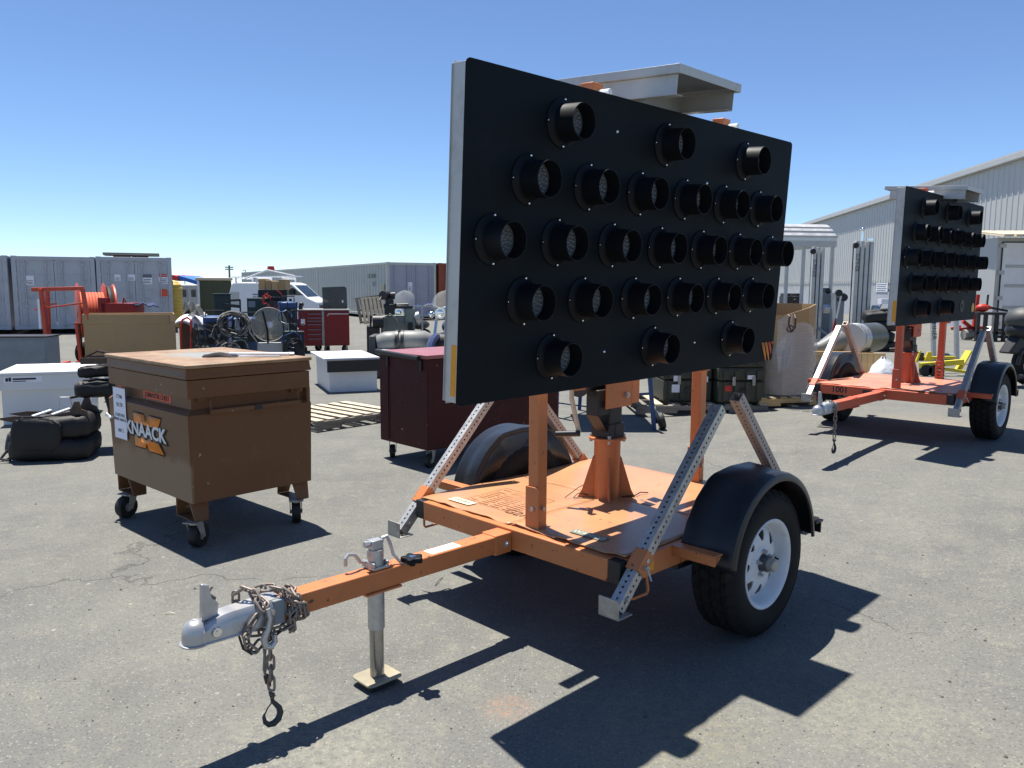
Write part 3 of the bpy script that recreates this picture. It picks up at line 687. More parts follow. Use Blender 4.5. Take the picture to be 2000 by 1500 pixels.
    for X in (-.655+.24, .395+.24) if 0 else (-.41, .64):
        q = MB(); q.bx(X-.035, X+.035, .078, .145, -.64, .665); q.build('board_upright', OR, root, bevel=.004).matrix_local = Mb
        q = MB(); q.cyl((X+.01, .02, .625), (X+.01, .09, .625), .014, .014, 8); q.build('bolt', WHITEP, root).matrix_local = Mb
    for z in (-.5, .45):
        q = MB(); q.bx(-.75, .78, .1455, .19, z-.03, z+.03); q.build('board_crossbar', OR, root, bevel=.004).matrix_local = Mb
    add_lamps(root, Mb, main, () if main else (24,))
    for X, Z in ((-.36, .47), (.37, .32), (-.36, -.46), (.37, -.46)):
        q = MB(); q.add(*_dome((X, -.0002, Z), .007)); q.build('rivet', CHROME, root).matrix_local = Mb
    if main:   # emblem: slanted bars
        for k, (dx, L, mt) in enumerate(((0, .108, LOGOO), (.048, .108, LOGOO), (.096, .070, LOGOR))):
            x0 = 1.070+dx*.78; z0 = -.500; wd = .030; sl = .5
            pts = [(x0, z0), (x0+wd, z0), (x0+wd+L*.62*sl, z0-L*.62), (x0+.02+L*sl, z0-L), (x0+.012+L*.98*sl, z0-L*.985)]
            q = MB(); q.add([(a, -.0022, c) for a, c in pts], [tuple(range(5))]); o = q.build('emblem_bar', mt, root, solid=.0003); o.matrix_local = Mb
        q = MB(); q.add([(1.185, -.0022, -.5), (1.212, -.0022, -.5), (1.202, -.0022, -.520)], [(0, 1, 2)]); q.build('emblem_bar', LOGOR, root, solid=.0003).matrix_local = Mb
    else:
        q = MB(); q.cyl((1.12, -.001, -.48), (1.12, -.004, -.48), .05, .05, 20); q.build('round_decal', YELT, root).matrix_local = Mb
    # solar tray on top, tilted
    Ts = Matrix.Translation((-.185, -.60, 2.484)) @ Matrix.Rotation(R_(4.4), 4, 'X')
    if not main: Ts = Matrix.Translation((-.24, -.555, 2.425)) @ Matrix.Rotation(R_(4.4), 4, 'X')
    q = MB(); L = .76; t = .0025
    for s in (-1, 1): q.bx(min(s*.245, s*(.245-t)), max(s*.245, s*(.245-t)), 0, L, -.018, .018)
    q.bx(-.2425, .2425, 0, t, -.018, .018); q.bx(-.2425, .2425, L-t, L, -.018, .018)
    for s in (-1, 1): q.bx(min(s*.2424, s*.222), max(s*.2424, s*.222), .003, L-.003, -.018, -.0155)
    q.build('solar_frame', ALUP, root, bevel=.0008).matrix_local = Ts
    q = MB(); q.bx(-.240, .240, .004, L-.004, .006, .012); q.build('solar_panel', GREYP, root).matrix_local = Ts
    q = MB()
    for s in (-1, 1): q.bx(min(s*.222, s*.2195), max(s*.222, s*.2195), .02, L-.05, -.100, -.0185); q.bx(min(s*.2195, s*.17), max(s*.2195, s*.17), .02, L-.05, -.100, -.0975)
    q.bx(-.218, .218, L-.055, L-.0525, -.1, -.019); q.bx(-.218, .218, .30, .3025, -.1, -.019)
    q.build('solar_tray', ALUP, root, bevel=.0008).matrix_local = Ts
    q = MB(); q.bx(-.05, .05, .39, .45, -.35, -.1005); q.build('solar_mount', OR, root, bevel=.003).matrix_local = Ts
    return root, Mb

yaw1 = .7759
T1, MB1 = trailer('nearest orange arrow board trailer, plain black board tilted with a striped orange emblem', (.5661, 4.142, 0), yaw1,
                  (.7923-yaw1, -.2066, .3635, 1.7715, .0587, .0096), ORANGE, DECKM, 'black lamp arrow boards on trailers')
yaw2 = .7941
T2, MB2 = trailer('red orange arrow board trailer farther back, marked 1001 on its front rail', (4.213, 8.419, .109), yaw2,
                  (.8003-yaw2, -.2797, .3322, 1.7594, .0121, 0.0), ORANGE2, DECK2, 'black lamp arrow boards on trailers', main=False)

# prints on the decks and rails
def flat(name, x0, x1, y0, y1, z, mat, root, dirn=None):
    q = MB(flip=True); q.bx(x0, x1, y0, y1, z, z+.0005); return q.build(name, mat, root, smooth=False)
flat('warning_sticker', -.74, -.68, -.52, -.36, .5098, STICK, T1)
text('WARNING', .026, INK, T1, basis((-.71, .44, .5106), (0, -1, 0), (1, 0, 0)))
flat('maker_sticker', -.71, -.655, .28, .47, .5138, GREENM, T1)
text('WANCO', .040, STICK, T1, basis((-.683, -.375, .5146), (0, -1, 0), (1, 0, 0)), sx=1.1)
for r_ in range(11):
    for c_ in range(4):
        x = -.66+.026*r_; y = -.46+.085*c_; wd = random.uniform(.05, .08)
        if random.random() < .9: flat('faded_print', x, x+.006, y, y+wd, .5088, PRINTF, T1)
for (x0, x1, y0, y1) in ((-.675, -.672, -.48, -.12), (-.365, -.362, -.48, -.12), (-.672, -.365, -.48, -.477), (-.672, -.365, -.123, -.12)): flat('faded_print', x0, x1, y0, y1, .5086, PRINTF, T1)
text('G27A28', .085, FADEINK, T1, basis((-.66, -.03+.06, .5092), (0, -1, .0), (1, .0, 0)), sx=1.0)
flat('tongue_label', -1.28, -1.12, -.03, .028, .4812, PAPER, T1)
text('1001', .085, INK, T2, basis((-.8358, .40, .452), (0, -1, 0), (0, 0, 1)), bold=.002)
q = MB(flip=True); q.bx(-.8372, -.8352, -.17, .02, .43, .475); q.build('tail_lamp', DARKST, T2)

# chains
def make_link():
    g = MB(); L, W, r = .0160, .0118, .0048; pts = []
    for i in range(9): a = R_(-90+180*i/8); pts.append((L-W*.0+W*math.cos(a)*1, W*math.sin(a), 0))
    for i in range(9): a = R_(90+180*i/8); pts.append((-L+W*math.cos(a), W*math.sin(a), 0))
    g.tube(pts, r, 8, closed=True); return g.build('link', RUST)
LINK = make_link(); _first = [True]
def chain(name, path, root, mat=None, pitch=.0385, phase=0):
    h = bpy.data.objects.new(name, None); SC.collection.objects.link(h); h.parent = root
    P = [Vector((x, -y, z)) for x, y, z in path]
    d = [0]
    for a, b in zip(P, P[1:]): d.append(d[-1]+(b-a).length)
    def pt(s): return Vector([float(np.interp(s, d, [p[k] for p in P])) for k in range(3)])
    n = int(d[-1]/pitch)
    for i in range(n):
        a, b = pt(i*pitch), pt(i*pitch+pitch); x = (b-a).normalized() if (b-a).length > 1e-5 else Vector((0, 0, 1))
        u = Vector((0, 1, 0)) if abs(x.y) < .8 else Vector((0, 0, 1))
        y = (u-x*u.dot(x)).normalized(); z = x.cross(y); T = Matrix((x, y, z)).transposed().to_4x4(); T.translation = (a+b)/2
        T = T @ Matrix.Rotation(R_(45+90*(i % 2)+phase+random.uniform(-14, 14)), 4, 'X')
        if _first[0]: q = LINK; _first[0] = False
        else: q = LINK.copy(); SC.collection.objects.link(q)
        q.parent = h; q.matrix_local = T
    return h
def coil(xs, k, r=.062, z0=.441, dx=.0):
    out = []
    for i in range(k*12+1):
        a = 2*math.pi*i/12; sq = max(abs(math.cos(a)), abs(math.sin(a))); out.append((xs+dx*i/12, (.056/sq)*math.cos(a)*1.0, z0+(.052/sq)*math.sin(a)))
    return out
def slack(x, sag): return [(x-.02, .056, .46), (x-.02, .060, .40), (x-.01, .05, .36-sag), (x+.01, 0, .345-sag), (x+.03, -.05, .37-sag)]
def rig(T, full=True):
    # hanging chain with the hook
    chain('hanging_chain', [(-2.045, -.02, .492), (-2.045, .035, .497), (-2.035, .058, .475), (-2.034, .062, .42), (-2.034, .062, .150)], T, phase=0)
    g = MB(flip=True)
    g.cyl((-2.034, .048, .158), (-2.034, .078, .158), .0055, .0055, 8)
    for s in (-1, 1): g.tube([(-2.034+.0, .063+s*.011, .166), (-2.034, .063+s*.011, .155), (-2.034, .063, .140)], .0055, 8)
    hp = [(-.0, .140), (.004, .128), (.014, .115), (.026, .098), (.030, .078), (.022, .058), (.004, .047), (-.016, .050), (-.029, .064), (-.033, .085), (-.030, .097)]
    g.tube([(-2.034-x*1.0*-1, .063, z) for x, z in hp], [.0065, .0075, .009, .0105, .012, .0125, .012, .010, .008, .006, .003], 10)
    g.tube([(-2.034, .063, .128), (-2.052, .063, .112), (-2.062, .063, .094)], .0025, 6)
    g.build('chain_hook', DARKST if not full else GREYD, T)
    if not full: return
    chain('wrapped_chain', coil(-1.955, 2, dx=.035)+slack(-1.93, .0), T)
    chain('wrapped_chain', [(-2.03, -.06, .50), (-2.00, -.03, .515), (-1.97, .02, .52), (-1.95, .055, .50), (-1.93, .06, .46), (-1.92, .06, .42), (-1.95, .05, .385), (-2.00, .04, .375), (-2.05, .03, .38), (-2.09, .02, .385)], T, phase=20)
    chain('looped_chain', [(-2.085, -.055, .40), (-2.095, -.062, .46), (-2.10, -.055, .51), (-2.085, -.03, .535), (-2.065, 0, .53), (-2.06, .03, .50), (-2.055, .055, .48), (-2.05, .06, .45)], T)
    chain('looped_chain', [(-2.075, .055, .455), (-2.10, .062, .435), (-2.12, .062, .41), (-2.125, .06, .38), (-2.105, .055, .345), (-2.09, .055, .335), (-2.07, .05, .345), (-2.045, .03, .36)], T, phase=15)
    g = MB(flip=True); g.tube([(-2.04, .066, .475), (-2.035, .072, .44), (-2.045, .07, .40), (-2.06, .068, .372), (-2.052, .068, .345), (-2.035, .068, .335), (-2.018, .068, .350), (-2.018, .068, .375)], [.009, .009, .010, .0125, .0135, .0135, .011, .007], 10)
    g.build('chain_hook', STEEL, T)
    g = MB(flip=True); g.tube([(-2.14, .05, .40), (-2.13, .055, .355), (-2.10, .055, .325), (-2.06, .05, .335), (-2.00, .045, .36), (-1.95, .04, .38), (-1.91, .02, .395), (-1.87, 0, .399)], .0042, 8); g.build('brake_cable', DARKST, T)
    g = MB(flip=True); g.tube([(-2.045, .045, .395), (-2.05, .045, .36), (-2.047, .045, .30), (-2.052, .045, .25), (-2.045, .045, .222)], .0052, 8); g.tube([(-2.04, .043, .395), (-2.042, .048, .34), (-2.05, .048, .28), (-2.046, .046, .24)], .004, 6); wl = g.build('wiring_lead', CABLE, T)
    g = MB(flip=True); g.tube([(-2.045, .045, .225), (-2.038, .045, .20), (-2.030, .045, .18)], [.010, .012, .004], 8); g.build('plug', DARKST, wl)
rig(T1)
rig(T2, False)
# stray wires by the mast and the outrigger
g = MB(flip=True); g.tube([(-.16, -.06, .512), (-.22, -.09, .53), (-.27, -.08, .515), (-.25, -.03, .52), (-.2, .0, .51)], .0022, 6); g.tube([(-.13, -.07, .59), (-.2, -.11, .55), (-.29, -.12, .512)], .002, 6)
g.tube([(-.06, .07, .512), (.0, .11, .516), (.06, .10, .52), (.1, .12, .515)], .003, 6); g.build('loose_wire', CABLEB, T1)

# ================================================================== things standing around the yard
def caster(par, x, y, r, h, rot=0., plate=True, big=True):
    """swivel caster whose wheel stands on z=0 under (x, y), fork reaching up to z=h"""
    c = bpy.data.objects.new('caster', None); SC.collection.objects.link(c); c.parent = par
    c.matrix_local = Matrix.Translation((x, y, 0)) @ Matrix.Rotation(rot, 4, 'Z'); o = r*.35
    g = MB(); w_ = r*.36
    g.lathe([(r*.4, -w_), (r*.94, -w_), (r, -w_*.6), (r, w_*.6), (r*.94, w_), (r*.4, w_)], 28, Matrix.Translation((o, 0, r)) @ Matrix.Rotation(math.pi/2, 4, 'X'), close=True); g.build('caster_wheel', RUBBER2, c)
    g = MB(); g.cyl((o, -w_*1.5, r), (o, w_*1.5, r), r*.16, r*.16, 10); g.cyl((o, -w_*.9, r), (o, w_*.9, r), r*.4, r*.4, 16)
    for s in (-1, 1):
        yy = s*w_*1.35
        g.add([(o-r*.25, yy, r*.8), (o+r*.25, yy, r*.8), (r*.35, yy, h-.012), (-r*.45, yy, h-.012)]+[(o-r*.25, yy+.004, r*.8), (o+r*.25, yy+.004, r*.8), (r*.35, yy+.004, h-.012), (-r*.45, yy+.004, h-.012)], [(3, 2, 1, 0), (4, 5, 6, 7), (0, 1, 5, 4), (1, 2, 6, 5), (2, 3, 7, 6), (3, 0, 4, 7)])
    g.cyl((0, 0, h-.016), (0, 0, h), r*.5, r*.5, 16)
    if plate: g.bx(-r*.8, r*.8, -r*.6, r*.6, h-.002, h+.004)
    g.build('caster_fork', CASTST, c); return c

# ---- tan brown job-site chest on casters
def chest():
    a = onz(362, 713, 1.125); az = R_(47.5)
    ux, uy = math.cos(az), math.sin(az)
    # local frame: origin under the near corner, +x along the end (to the right), +y along the long front (to the left)
    t = thing('job_site_chest', 'tan brown steel tool chest on four casters with an orange K emblem', 'tool chest', (a.x, a.y, 0), az)
    W_, D_ = .845, 1.165
    def ring(x0, x1, y0, y1, z): return [(x0, y0, z), (x1, y0, z), (x1, y1, z), (x0, y1, z)]
    g = MB(); prof = [(.285, .012, .012), (.80, .0, .0), (.82, .0, .0), (.850, .045, .045), (.918, .045, .045), (.920, .006, .004), (1.030, .006, .004)]
    vs = []
    for z, ix, iy in prof: vs += ring(ix, W_-min(ix, .006), iy, D_-min(iy, .006), z)
    n = len(prof); fs = [(3, 2, 1, 0)]+[(4*j+i, 4*j+(i+1) % 4, 4*j+4+(i+1) % 4, 4*j+4+i) for j in range(n-1) for i in range(4)]+[tuple(range(4*n-4, 4*n))]
    g.add(vs, fs); g.build('body', KNA, t, bevel=.004)
    g = MB(); g.bx(W_-.03, W_-.004, .003, .046, .80, .925); g.build('end_flange', KNA, t, bevel=.002)
    g = MB(); vs = []; prof = [(1.034, .012, .012), (1.036, -.004, -.004), (1.048, -.004, -.004), (1.060, .000, .000), (1.098, .002, .002)]
    for z, ix, iy in prof: vs += ring(ix, W_-ix, iy, D_-iy, z)
    n = len(prof); fs = [(3, 2, 1, 0)]+[(4*j+i, 4*j+(i+1) % 4, 4*j+4+(i+1) % 4, 4*j+4+i) for j in range(n-1) for i in range(4)]+[tuple(range(4*n-4, 4*n))]
    g.add(vs, fs); lid = g.build('lid', KNA, t, bevel=.003)
    g = MB(); g.bx(-.010, W_+.008, -.010, D_+.010, 1.100, 1.122); g.build('lid_plate', KNALID, lid, bevel=.005)
    # end handle: pull bar in the recess of the right-hand end (y = 0 side)
    g = MB(); g.tube([(.14, .046, .905), (.14, -.004, .905), (.14, -.012, .86), (.14, -.014, .832)], .006, 8); g.tube([(.74, .046, .905), (.74, -.004, .905), (.74, -.012, .86), (.74, -.014, .832)], .006, 8)
    g.bx(.13, .75, -.030, -.012, .822, .848); g.bx(.08, .17, .02, .045, .895, .918); g.bx(.71, .80, .02, .045, .895, .918); g.build('end_handle', KNA, t, bevel=.002)
    g = MB(); g.bx(.42, .47, -.033, -.009, .818, .852); g.build('handle_clip', DARKST, t)
    # skid legs and casters
    for (x, y, s) in ((.03, .10, 0), (.03, D_-.18, 1), (W_-.11, .10, 2), (W_-.11, D_-.18, 3)):
        g = MB()
        xo = 0 if x < .3 else 0
        for y0, sl in ((y-.085, .035), (y+.165, -.035)):
            d6 = math.copysign(.007, sl); g.add([(x-.005, y0, .172), (x+.085, y0, .172), (x+.10, y0+sl, .285), (x-.02, y0+sl, .285), (x-.005, y0+d6, .172), (x+.085, y0+d6, .172), (x+.10, y0+sl+d6, .285), (x-.02, y0+sl+d6, .285)], [(0, 1, 2, 3), (5, 4, 7, 6), (0, 3, 7, 4), (1, 5, 6, 2), (0, 4, 5, 1)])
        g.bx(x-.005, x+.085, y-.083, y+.163, .166, .1715); g.build('skid_leg', KNA, t, bevel=.003)
    for (x, y, r) in ((.045, .055, 30), (.045, D_-.14, 200), (W_-.10, .055, 60), (W_-.10, D_-.14, 120)):
        caster(t, x, y, .077, .166, R_(r))
    # labels on the long face (x = 0 side, faces -x)
    FT = lambda y, z, x=-.0025: basis((x, y, z), (0, -1, 0), (0, 0, 1))
    text('KNAACK', .120, INK, t, FT(.60, .652, -.0020) @ Matrix.Translation((.006, -.007, 0)), sx=1.2, bold=.008)
    text('KNAACK', .120, WHITEINK, t, FT(.60, .655, -.0032), sx=1.2, bold=.004)
    def em(pts, mt, dx, nm='emblem'):
        q = MB(); n = len(pts); q.add([(dx, .635-a, b) for a, b in pts], [tuple(range(n))]); return q.build(nm, mt, t, solid=.0006)
    K1 = [(-.13, .762), (-.13, .695), (.225, .695), (.275, .762), (.10, .762), (.045, .722), (.03, .762)]
    K2 = [(-.125, .615), (-.125, .545), (.04, .545), (.045, .578), (.10, .538), (.30, .538), (.21, .615)]
    def grow(P, d):
        cx = sum(p[0] for p in P)/len(P); cy = sum(p[1] for p in P)/len(P); return [(p[0]+d*(1 if p[0] > cx else -1), p[1]+d*(1 if p[1] > cy else -1)) for p in P]
    for P in (K1, K2): em(grow(P, .009), INK, -.0010); em(P, LOGOO, -.0018)
    q = MB(); q.bx(.0445-.001, .0448, .52, 1.00, .865-.0, .905); 
    q = MB(); q.bx(.0435, .0448, .305, .705, .862, .908); q.build('name_strip', LOGOR, t)
    text('JOBMASTER CHEST', .041, INK, t, FT(.505, .885, .0430), sx=1.0, bold=.001)
    q = MB(); q.bx(.0435, .0448, .99, 1.03, .868, .912); q.bx(.0435, .0448, 1.04, 1.10, .868, .912); q.build('small_decal', LOGOR, t)
    # paper sheet taped on
    q = MB(); q.bx(-.006, -.0045, .875, 1.07, .56, .905); q.build('paper_sheet', PAPER, t)
    for i, (tx, sz) in enumerate((('CTT006', .034), ('962.728', .036), ('CLOSED MAX', .03), ('BRAND: KNAACK', .028), ('UNIT 2', .034))): text(tx, sz, INK, t, FT(.972, (.845, .79, .72, .69, .615)[i], -.0066), sx=.85)
    q = MB(); q.tube([(-.02, 1.17, .70), (-.03, 1.14, .715), (-.015, 1.11, .69), (-.02, 1.07, .70)], .009, 6); q.build('tape_scrap', BAG, t)
    return t, W_, D_
CH, CW, CD = chest()
ca = CH.rotation_euler[2]; CL = Matrix.Translation(CH.location) @ Matrix.Rotation(ca, 4, 'Z')
P = CL @ Vector((.58, .33, 1.1235)); t = thing('clipboard_papers', 'white papers lying on the tan brown chest lid', 'papers', P, ca+R_(-40))
q = MB(); q.bx(-.10, .22, -.08, .09, 0, .004); q.build('paper_sheet', PAPER, t); q = MB(); q.bx(-.02, .30, -.02, .10, .0055, .012, Matrix.Rotation(R_(8), 4, 'Z')); q.build('paper_sheet', PAPER, t)
q = MB(); q.cyl((-.10, -.05, .018), (.28, -.09, .018), .012, .012, 10); q.build('paper_roll', WHITEP, t)
P = CL @ Vector((.42, .40, 1.1235)); t = thing('glove', 'crumpled dark cloth glove on the lid of the tan brown chest', 'glove', P, ca+R_(-40))
q = MB(); rows = []
for i in range(13):
    a = i/12; rows.append([(-.10+.22*a, (.045+.012*math.sin(a*9))*math.cos(math.pi*j/8), (.026+.006*math.sin(a*7+j))*math.sin(math.pi*j/8)*(.3+.7*math.sin(math.pi*min(1, a+.12)))) for j in range(9)])
q.grid(rows); q.build('cloth', CLOTH, t)

# ---- maroon tool cabinet on casters
def maroon():
    n = gp(833, 914); l = gp(756, 893)
    d = (Vector((l.x-n.x, l.y-n.y))).normalized(); az = math.atan2(d.y, d.x)-math.pi/2   # local +y towards the far left corner
    t = thing('rolling_tool_chest', 'scratched maroon steel chest on casters behind the black board', 'tool chest', (n.x, n.y, 0), az)
    W_, D_, H_ = 1.62, .66, 1.0
    g = MB(); g.bx(-.03, W_, -.06, D_, .165, H_-.035); g.build('body', MAROON, t, bevel=.006)
    g = MB(); g.bx(-.036, -.0302, .52, D_-.01, .19, .93); g.bx(-.033, -.0303, .50, .512, .19, .93); g.build('edge_panel', MAROON, t, bevel=.002)
    g = MB(); g.bx(-.045, W_+.01, -.075, D_+.01, H_-.033, H_); g.build('lid', MAROONT, t, bevel=.004)
    g = MB(); g.cyl((-.062, .02, H_-.03), (-.062, D_, H_-.006), .022, .022, 14); g.build('rubber_bumper', BLACKM, t)
    for y in (.02, .52): g = MB(); g.bx(-.045, -.031, y-.012, y+.012, .86, H_-.05); g.build('hinge', BLACKM, t)
    for (x, y, r) in ((.05, 0, 200), (.05, D_-.08, 230), (W_-.08, 0, 10), (W_-.08, D_-.08, 20)): caster(t, x, y, .062, .165, R_(r))
maroon()

# ---- pallets
def pallet(name, label, loc, rz, mats, n=7, L=1.2, W_=1.0, brand=None, tilt=None, gapz=0, group='wooden pallets'):
    t = thing(name, label, 'pallet', loc, rz, group)
    if tilt: t.rotation_euler = tilt
    bm = None
    for i in range(n):
        w_ = .095+.012*((i*7) % 3 == 0); x = (L-.1)*i/(n-1)
        g = MB(); g.bx(x, x+w_, 0+.01*((i*5) % 3), W_-.008*((i*3) % 4), .112+.0015*((i*3) % 3), .128+.0015*((i*3) % 3)); g.build('board', mats[i % len(mats)], t, bevel=.002)
    for y in (0, W_/2-.02, W_-.04):
        g = MB(); g.bx(0, .30*L, y, y+.04, .018, .11); g.bx(.30*L, .70*L, y, y+.04, .055, .11); g.bx(.70*L, L, y, y+.04, .018, .11); g.build('stringer', mats[0] if not brand else WOODG, t)
    for x in (0, L/2-.045, L-.09): g = MB(); g.bx(x, x+.09, 0, W_, .003, .017); g.build('bottom_board', mats[-1], t)
    if brand: text(brand, .075, INK, t, basis((L*.80, -.0006, .063), (1, 0, 0), (0, 0, 1)), bold=.001); text('C-L-E', .05, INK, t, basis((L*.28, -.0006, .06), (1, 0, 0), (0, 0, 1)))
    return t
a = gp(618, 845); b = gp(742, 826); az = math.atan2(b.y-a.y, b.x-a.x)
pallet('pallet', 'empty wooden pallet lying flat between the tan chest and the maroon chest', (a.x, a.y, 0), az, [WOODP], 7, 1.14, 1.05, brand='NO-B')

# ---- white steel truck boxes
def truck_box(label, P, az, L, D_, H_, ledge=True, black=False, logo=False):
    t = thing('truck_box', label, 'storage box', (P.x, P.y, P.z), az, 'white steel truck boxes')
    g = MB(); g.bx(.0, L, 0, D_, 0, H_*.62) if not ledge else g.bx(.06 if black else 0, L, .05, D_-.02, 0, H_*.66); g.build('body', WHITEBOX, t, bevel=.004)
    g = MB(); g.bx(-.02 if not black else .06, L+.02, 0, D_, H_*.661, H_-.032); g.build('upper_body', WHITEBOX, t, bevel=.004)
    g = MB(); g.bx(-.03, L+.03, -.02, D_+.02, H_-.03, H_); g.build('lid', WHITEBOX, t, bevel=.004)
    if black: g = MB(); g.bx(.02, L+.06, -.045, -.003, H_*.60, H_-.033); g.build('front_panel', BLACKM, t, bevel=.003)
    if logo:
        g = MB(); g.bx(.04, .36, -.0215, -.0203+.0, H_-.11, H_-.035) if 0 else g.bx(.04, .42, -.002, -.0005, H_-.115, H_-.045); g.build('label', PAPER, t)
        g = MB(); g.bx(.13, .36, -.0035, -.0022, H_-.085, H_-.065); g.bx(.13, .26, -.0035, -.0022, H_-.105, H_-.095); g.build('print_line', INK, t); g = MB(); g.bx(.06, .085, -.0035, -.0022, H_-.1, H_-.06); g.bx(.09, .115, -.0035, -.0022, H_-.1, H_-.055); g.build('logo_mark', INK, t)
    return t
a = gp(5, 832); b = gp(158, 812); az = math.atan2(b.y-a.y, b.x-a.x)
truck_box('white steel truck box with a small blue label, beside the fallen black seats', a, R_(21), .86, 1.05, .60, logo=True)
a = gp(98, 795); truck_box('white low truck box behind the labelled white box', Vector((-5.6, 10.9, 0)), R_(15), 1.4, .8, .55)
a = gp(637, 768); truck_box('white truck box with a black front strip, between tan chest and maroon chest', a, R_(22), .78, 1.35, .52, black=True)
truck_box('white truck box mostly hidden behind the maroon chest', Vector((-2.05, 13.2, 0)), R_(20), 1.0, .8, .50)
for k, (px, py, Y, lab) in enumerate(((85, 741, 9.6, 'blue and white paper on the labelled white truck box'), (660, 697, 12.6, 'blue and white paper on the white truck box with a black strip'))):
    P = at(px, py, Y); P.z = .602 if k == 0 else .522
    g = MB(); g.bx(-.16, .16, -.10, .10, 0, .003); o = g.build('paper', M('blue_white_paper', (.45, .60, .75), .6, var=.25, vs=9)); place(o, P, R_(20)); tag(o, lab, 'paper')

# ---- vehicle seats
def seat_cushion(t, name, T, L, W_, H_, mat=None):
    g = MB(); n = 10; rows = []
    def sq(a, p): return math.copysign(abs(a)**p, a)
    for i in range(n+1):
        th = math.pi*i/n-math.pi/2; row = []
        for j in range(25):
            ph = 2*math.pi*j/24
            row.append((L/2*sq(math.cos(th), .35)*sq(math.cos(ph), .35), W_/2*sq(math.cos(th), .35)*sq(math.sin(ph), .35), H_/2*sq(math.sin(th), .5)+.01*math.sin(9*ph+i)))
        rows.append(row)
    g.grid(rows); g.v = [tuple(T @ Vector(p)) for p in g.v]; return g.build(name, mat or BLACKF, t)
a = gp(18, 906)
t = thing('vehicle_seat', 'black vehicle seats tipped over in front of the labelled white box', 'car seat', (a.x-.13, a.y+.25, 0), R_(12), 'removed black vehicle seats')
TT = lambda x, y, z, rx=0, ry=0, rz=0: Matrix.Translation((x, y, z)) @ Euler((R_(rx), R_(ry), R_(rz))).to_matrix().to_4x4()
seat_cushion(t, 'backrest', TT(.38, 0, .12, 4, 2), .70, .54, .22); seat_cushion(t, 'cushion', TT(.42, .02, .29, 0, -4), .62, .52, .22); seat_cushion(t, 'side_bolster', TT(.30, -.22, .24, 0, 6), .42, .12, .30)
seat_cushion(t, 'headrest', TT(.03, .10, .14, 0, 12), .14, .32, .20, GREYD)
g = MB(); g.tube([(.0, -.05, .10), (-.04, -.15, .02), (.06, -.2, .015)], .012, 6); g.build('side_handle', BLACKM, t)
g = MB()
for y in (-.16, .14):
    P_ = [(-.06, .39), (.10, .41), (.34, .40), (.56, .44), (.60, .53), (.64, .53), (.655, .46), (.70, .44), (.72, .37), (.56, .36), (.1, .35)]
    g.add([(x, y, z) for x, z in P_]+[(x, y+.018, z) for x, z in P_], [tuple(reversed(range(11))), tuple(range(11, 22))]+[(i, (i+1) % 11, 11+(i+1) % 11, 11+i) for i in range(11)])
g.build('seat_rail', SEATST, t)
g = MB(); g.cyl((.24, -.15, .40), (.30, .15, .41), .014, .014, 10); g.cyl((.40, -.15, .41), (.46, .15, .42), .014, .014, 10); g.build('cross_tube', WHITEP, t)
g = MB(); g.tube([(.36, .16, .40), (.38, .18, .53), (.46, .18, .53), (.49, .16, .42)], .005, 6); g.build('wire_bail', STEEL, t)
a = gp(196, 882)
t = thing('vehicle_seat', 'black vehicle seat standing on end just behind the tan brown chest', 'car seat', (a.x+.02, a.y+.12, 0), R_(14), 'removed black vehicle seats')
seat_cushion(t, 'backrest', TT(.12, .10, .36, 0, 82), .66, .46, .18); seat_cushion(t, 'cushion', TT(-.04, .05, .60, 0, 0), .42, .46, .15); seat_cushion(t, 'armrest', TT(-.06, .05, .76, 0, -3), .36, .16, .10)
seat_cushion(t, 'side_bolster', TT(.13, .0, .70, 0, 85), .34, .40, .12); g = MB(); g.cyl((-.30, -.05, .52), (-.18, -.03, .54), .014, .014, 8); g.build('lever', BLACKM, t)
g = MB(); g.bx(-.18, .16, -.1, -.08, .84, .90); g.bx(-.18, .16, .2, .22, .84, .90); g.tube([(-.16, 0, .90), (-.05, 0, .96), (.1, 0, .92), (.16, 0, .90)], .014, 6); g.build('seat_rail', SEATST, t)

# ---- left: grey cabinet, orange-red hose reel frame, cardboard bulk box
a = gp(0, 758); t = thing('metal_cabinet', 'weathered grey steel cabinet at the left edge behind the white boxes', 'cabinet', (a.x-.35, a.y+.2, 0), R_(8))
g = MB(); g.bx(0, .92, 0, .5, .0, .76); g.build('body', GREYP, t, bevel=.006); g = MB(); g.bx(-.02, .94, -.02, .52, .762, .78); g.build('top', DARKST, t); g = MB(); g.bx(.04, .90, -.008, -.0005, .05, .72); g.build('door', GREYP, t, bevel=.003)

k = 15/F_PX
a = gp(78, 722); t = thing('hose_reel_frame', 'orange-red steel frame cart carrying a big reel of orange hose', 'hose reel cart', (a.x, a.y, 0), R_(4))
s_ = 15.0/F_PX
def X_(px): return (px-78)*s_
def Z_(py): return (722-py)*s_
g = MB(); g.bar((X_(97), 0, 0), (X_(90), 0, Z_(565)), .085, .06); g.bar((X_(72), .5, 0.1), (X_(76), .5, Z_(568)), .07, .06); g.bar((X_(72), .02, Z_(567)), (X_(168), .02, Z_(564)), .07, .07, (0, 1, 0)); g.build('front_frame', HYD, t, bevel=.006)
g = MB(); g.bar((X_(166), .03, Z_(564)), (X_(172), .03, Z_(625)), .07, .06); g.bar((X_(150), .03, Z_(630)), (X_(156), .03, Z_(725)), .05, .05); g.bar((X_(74), .04, Z_(605)), (X_(168), .04, Z_(592)), .03, .03, (0, 1, 0)); g.bar((X_(84), -.02, Z_(597)), (X_(118), -.02, Z_(594)), .04, .03); g.build('reel_arm', HYD, t, bevel=.005)
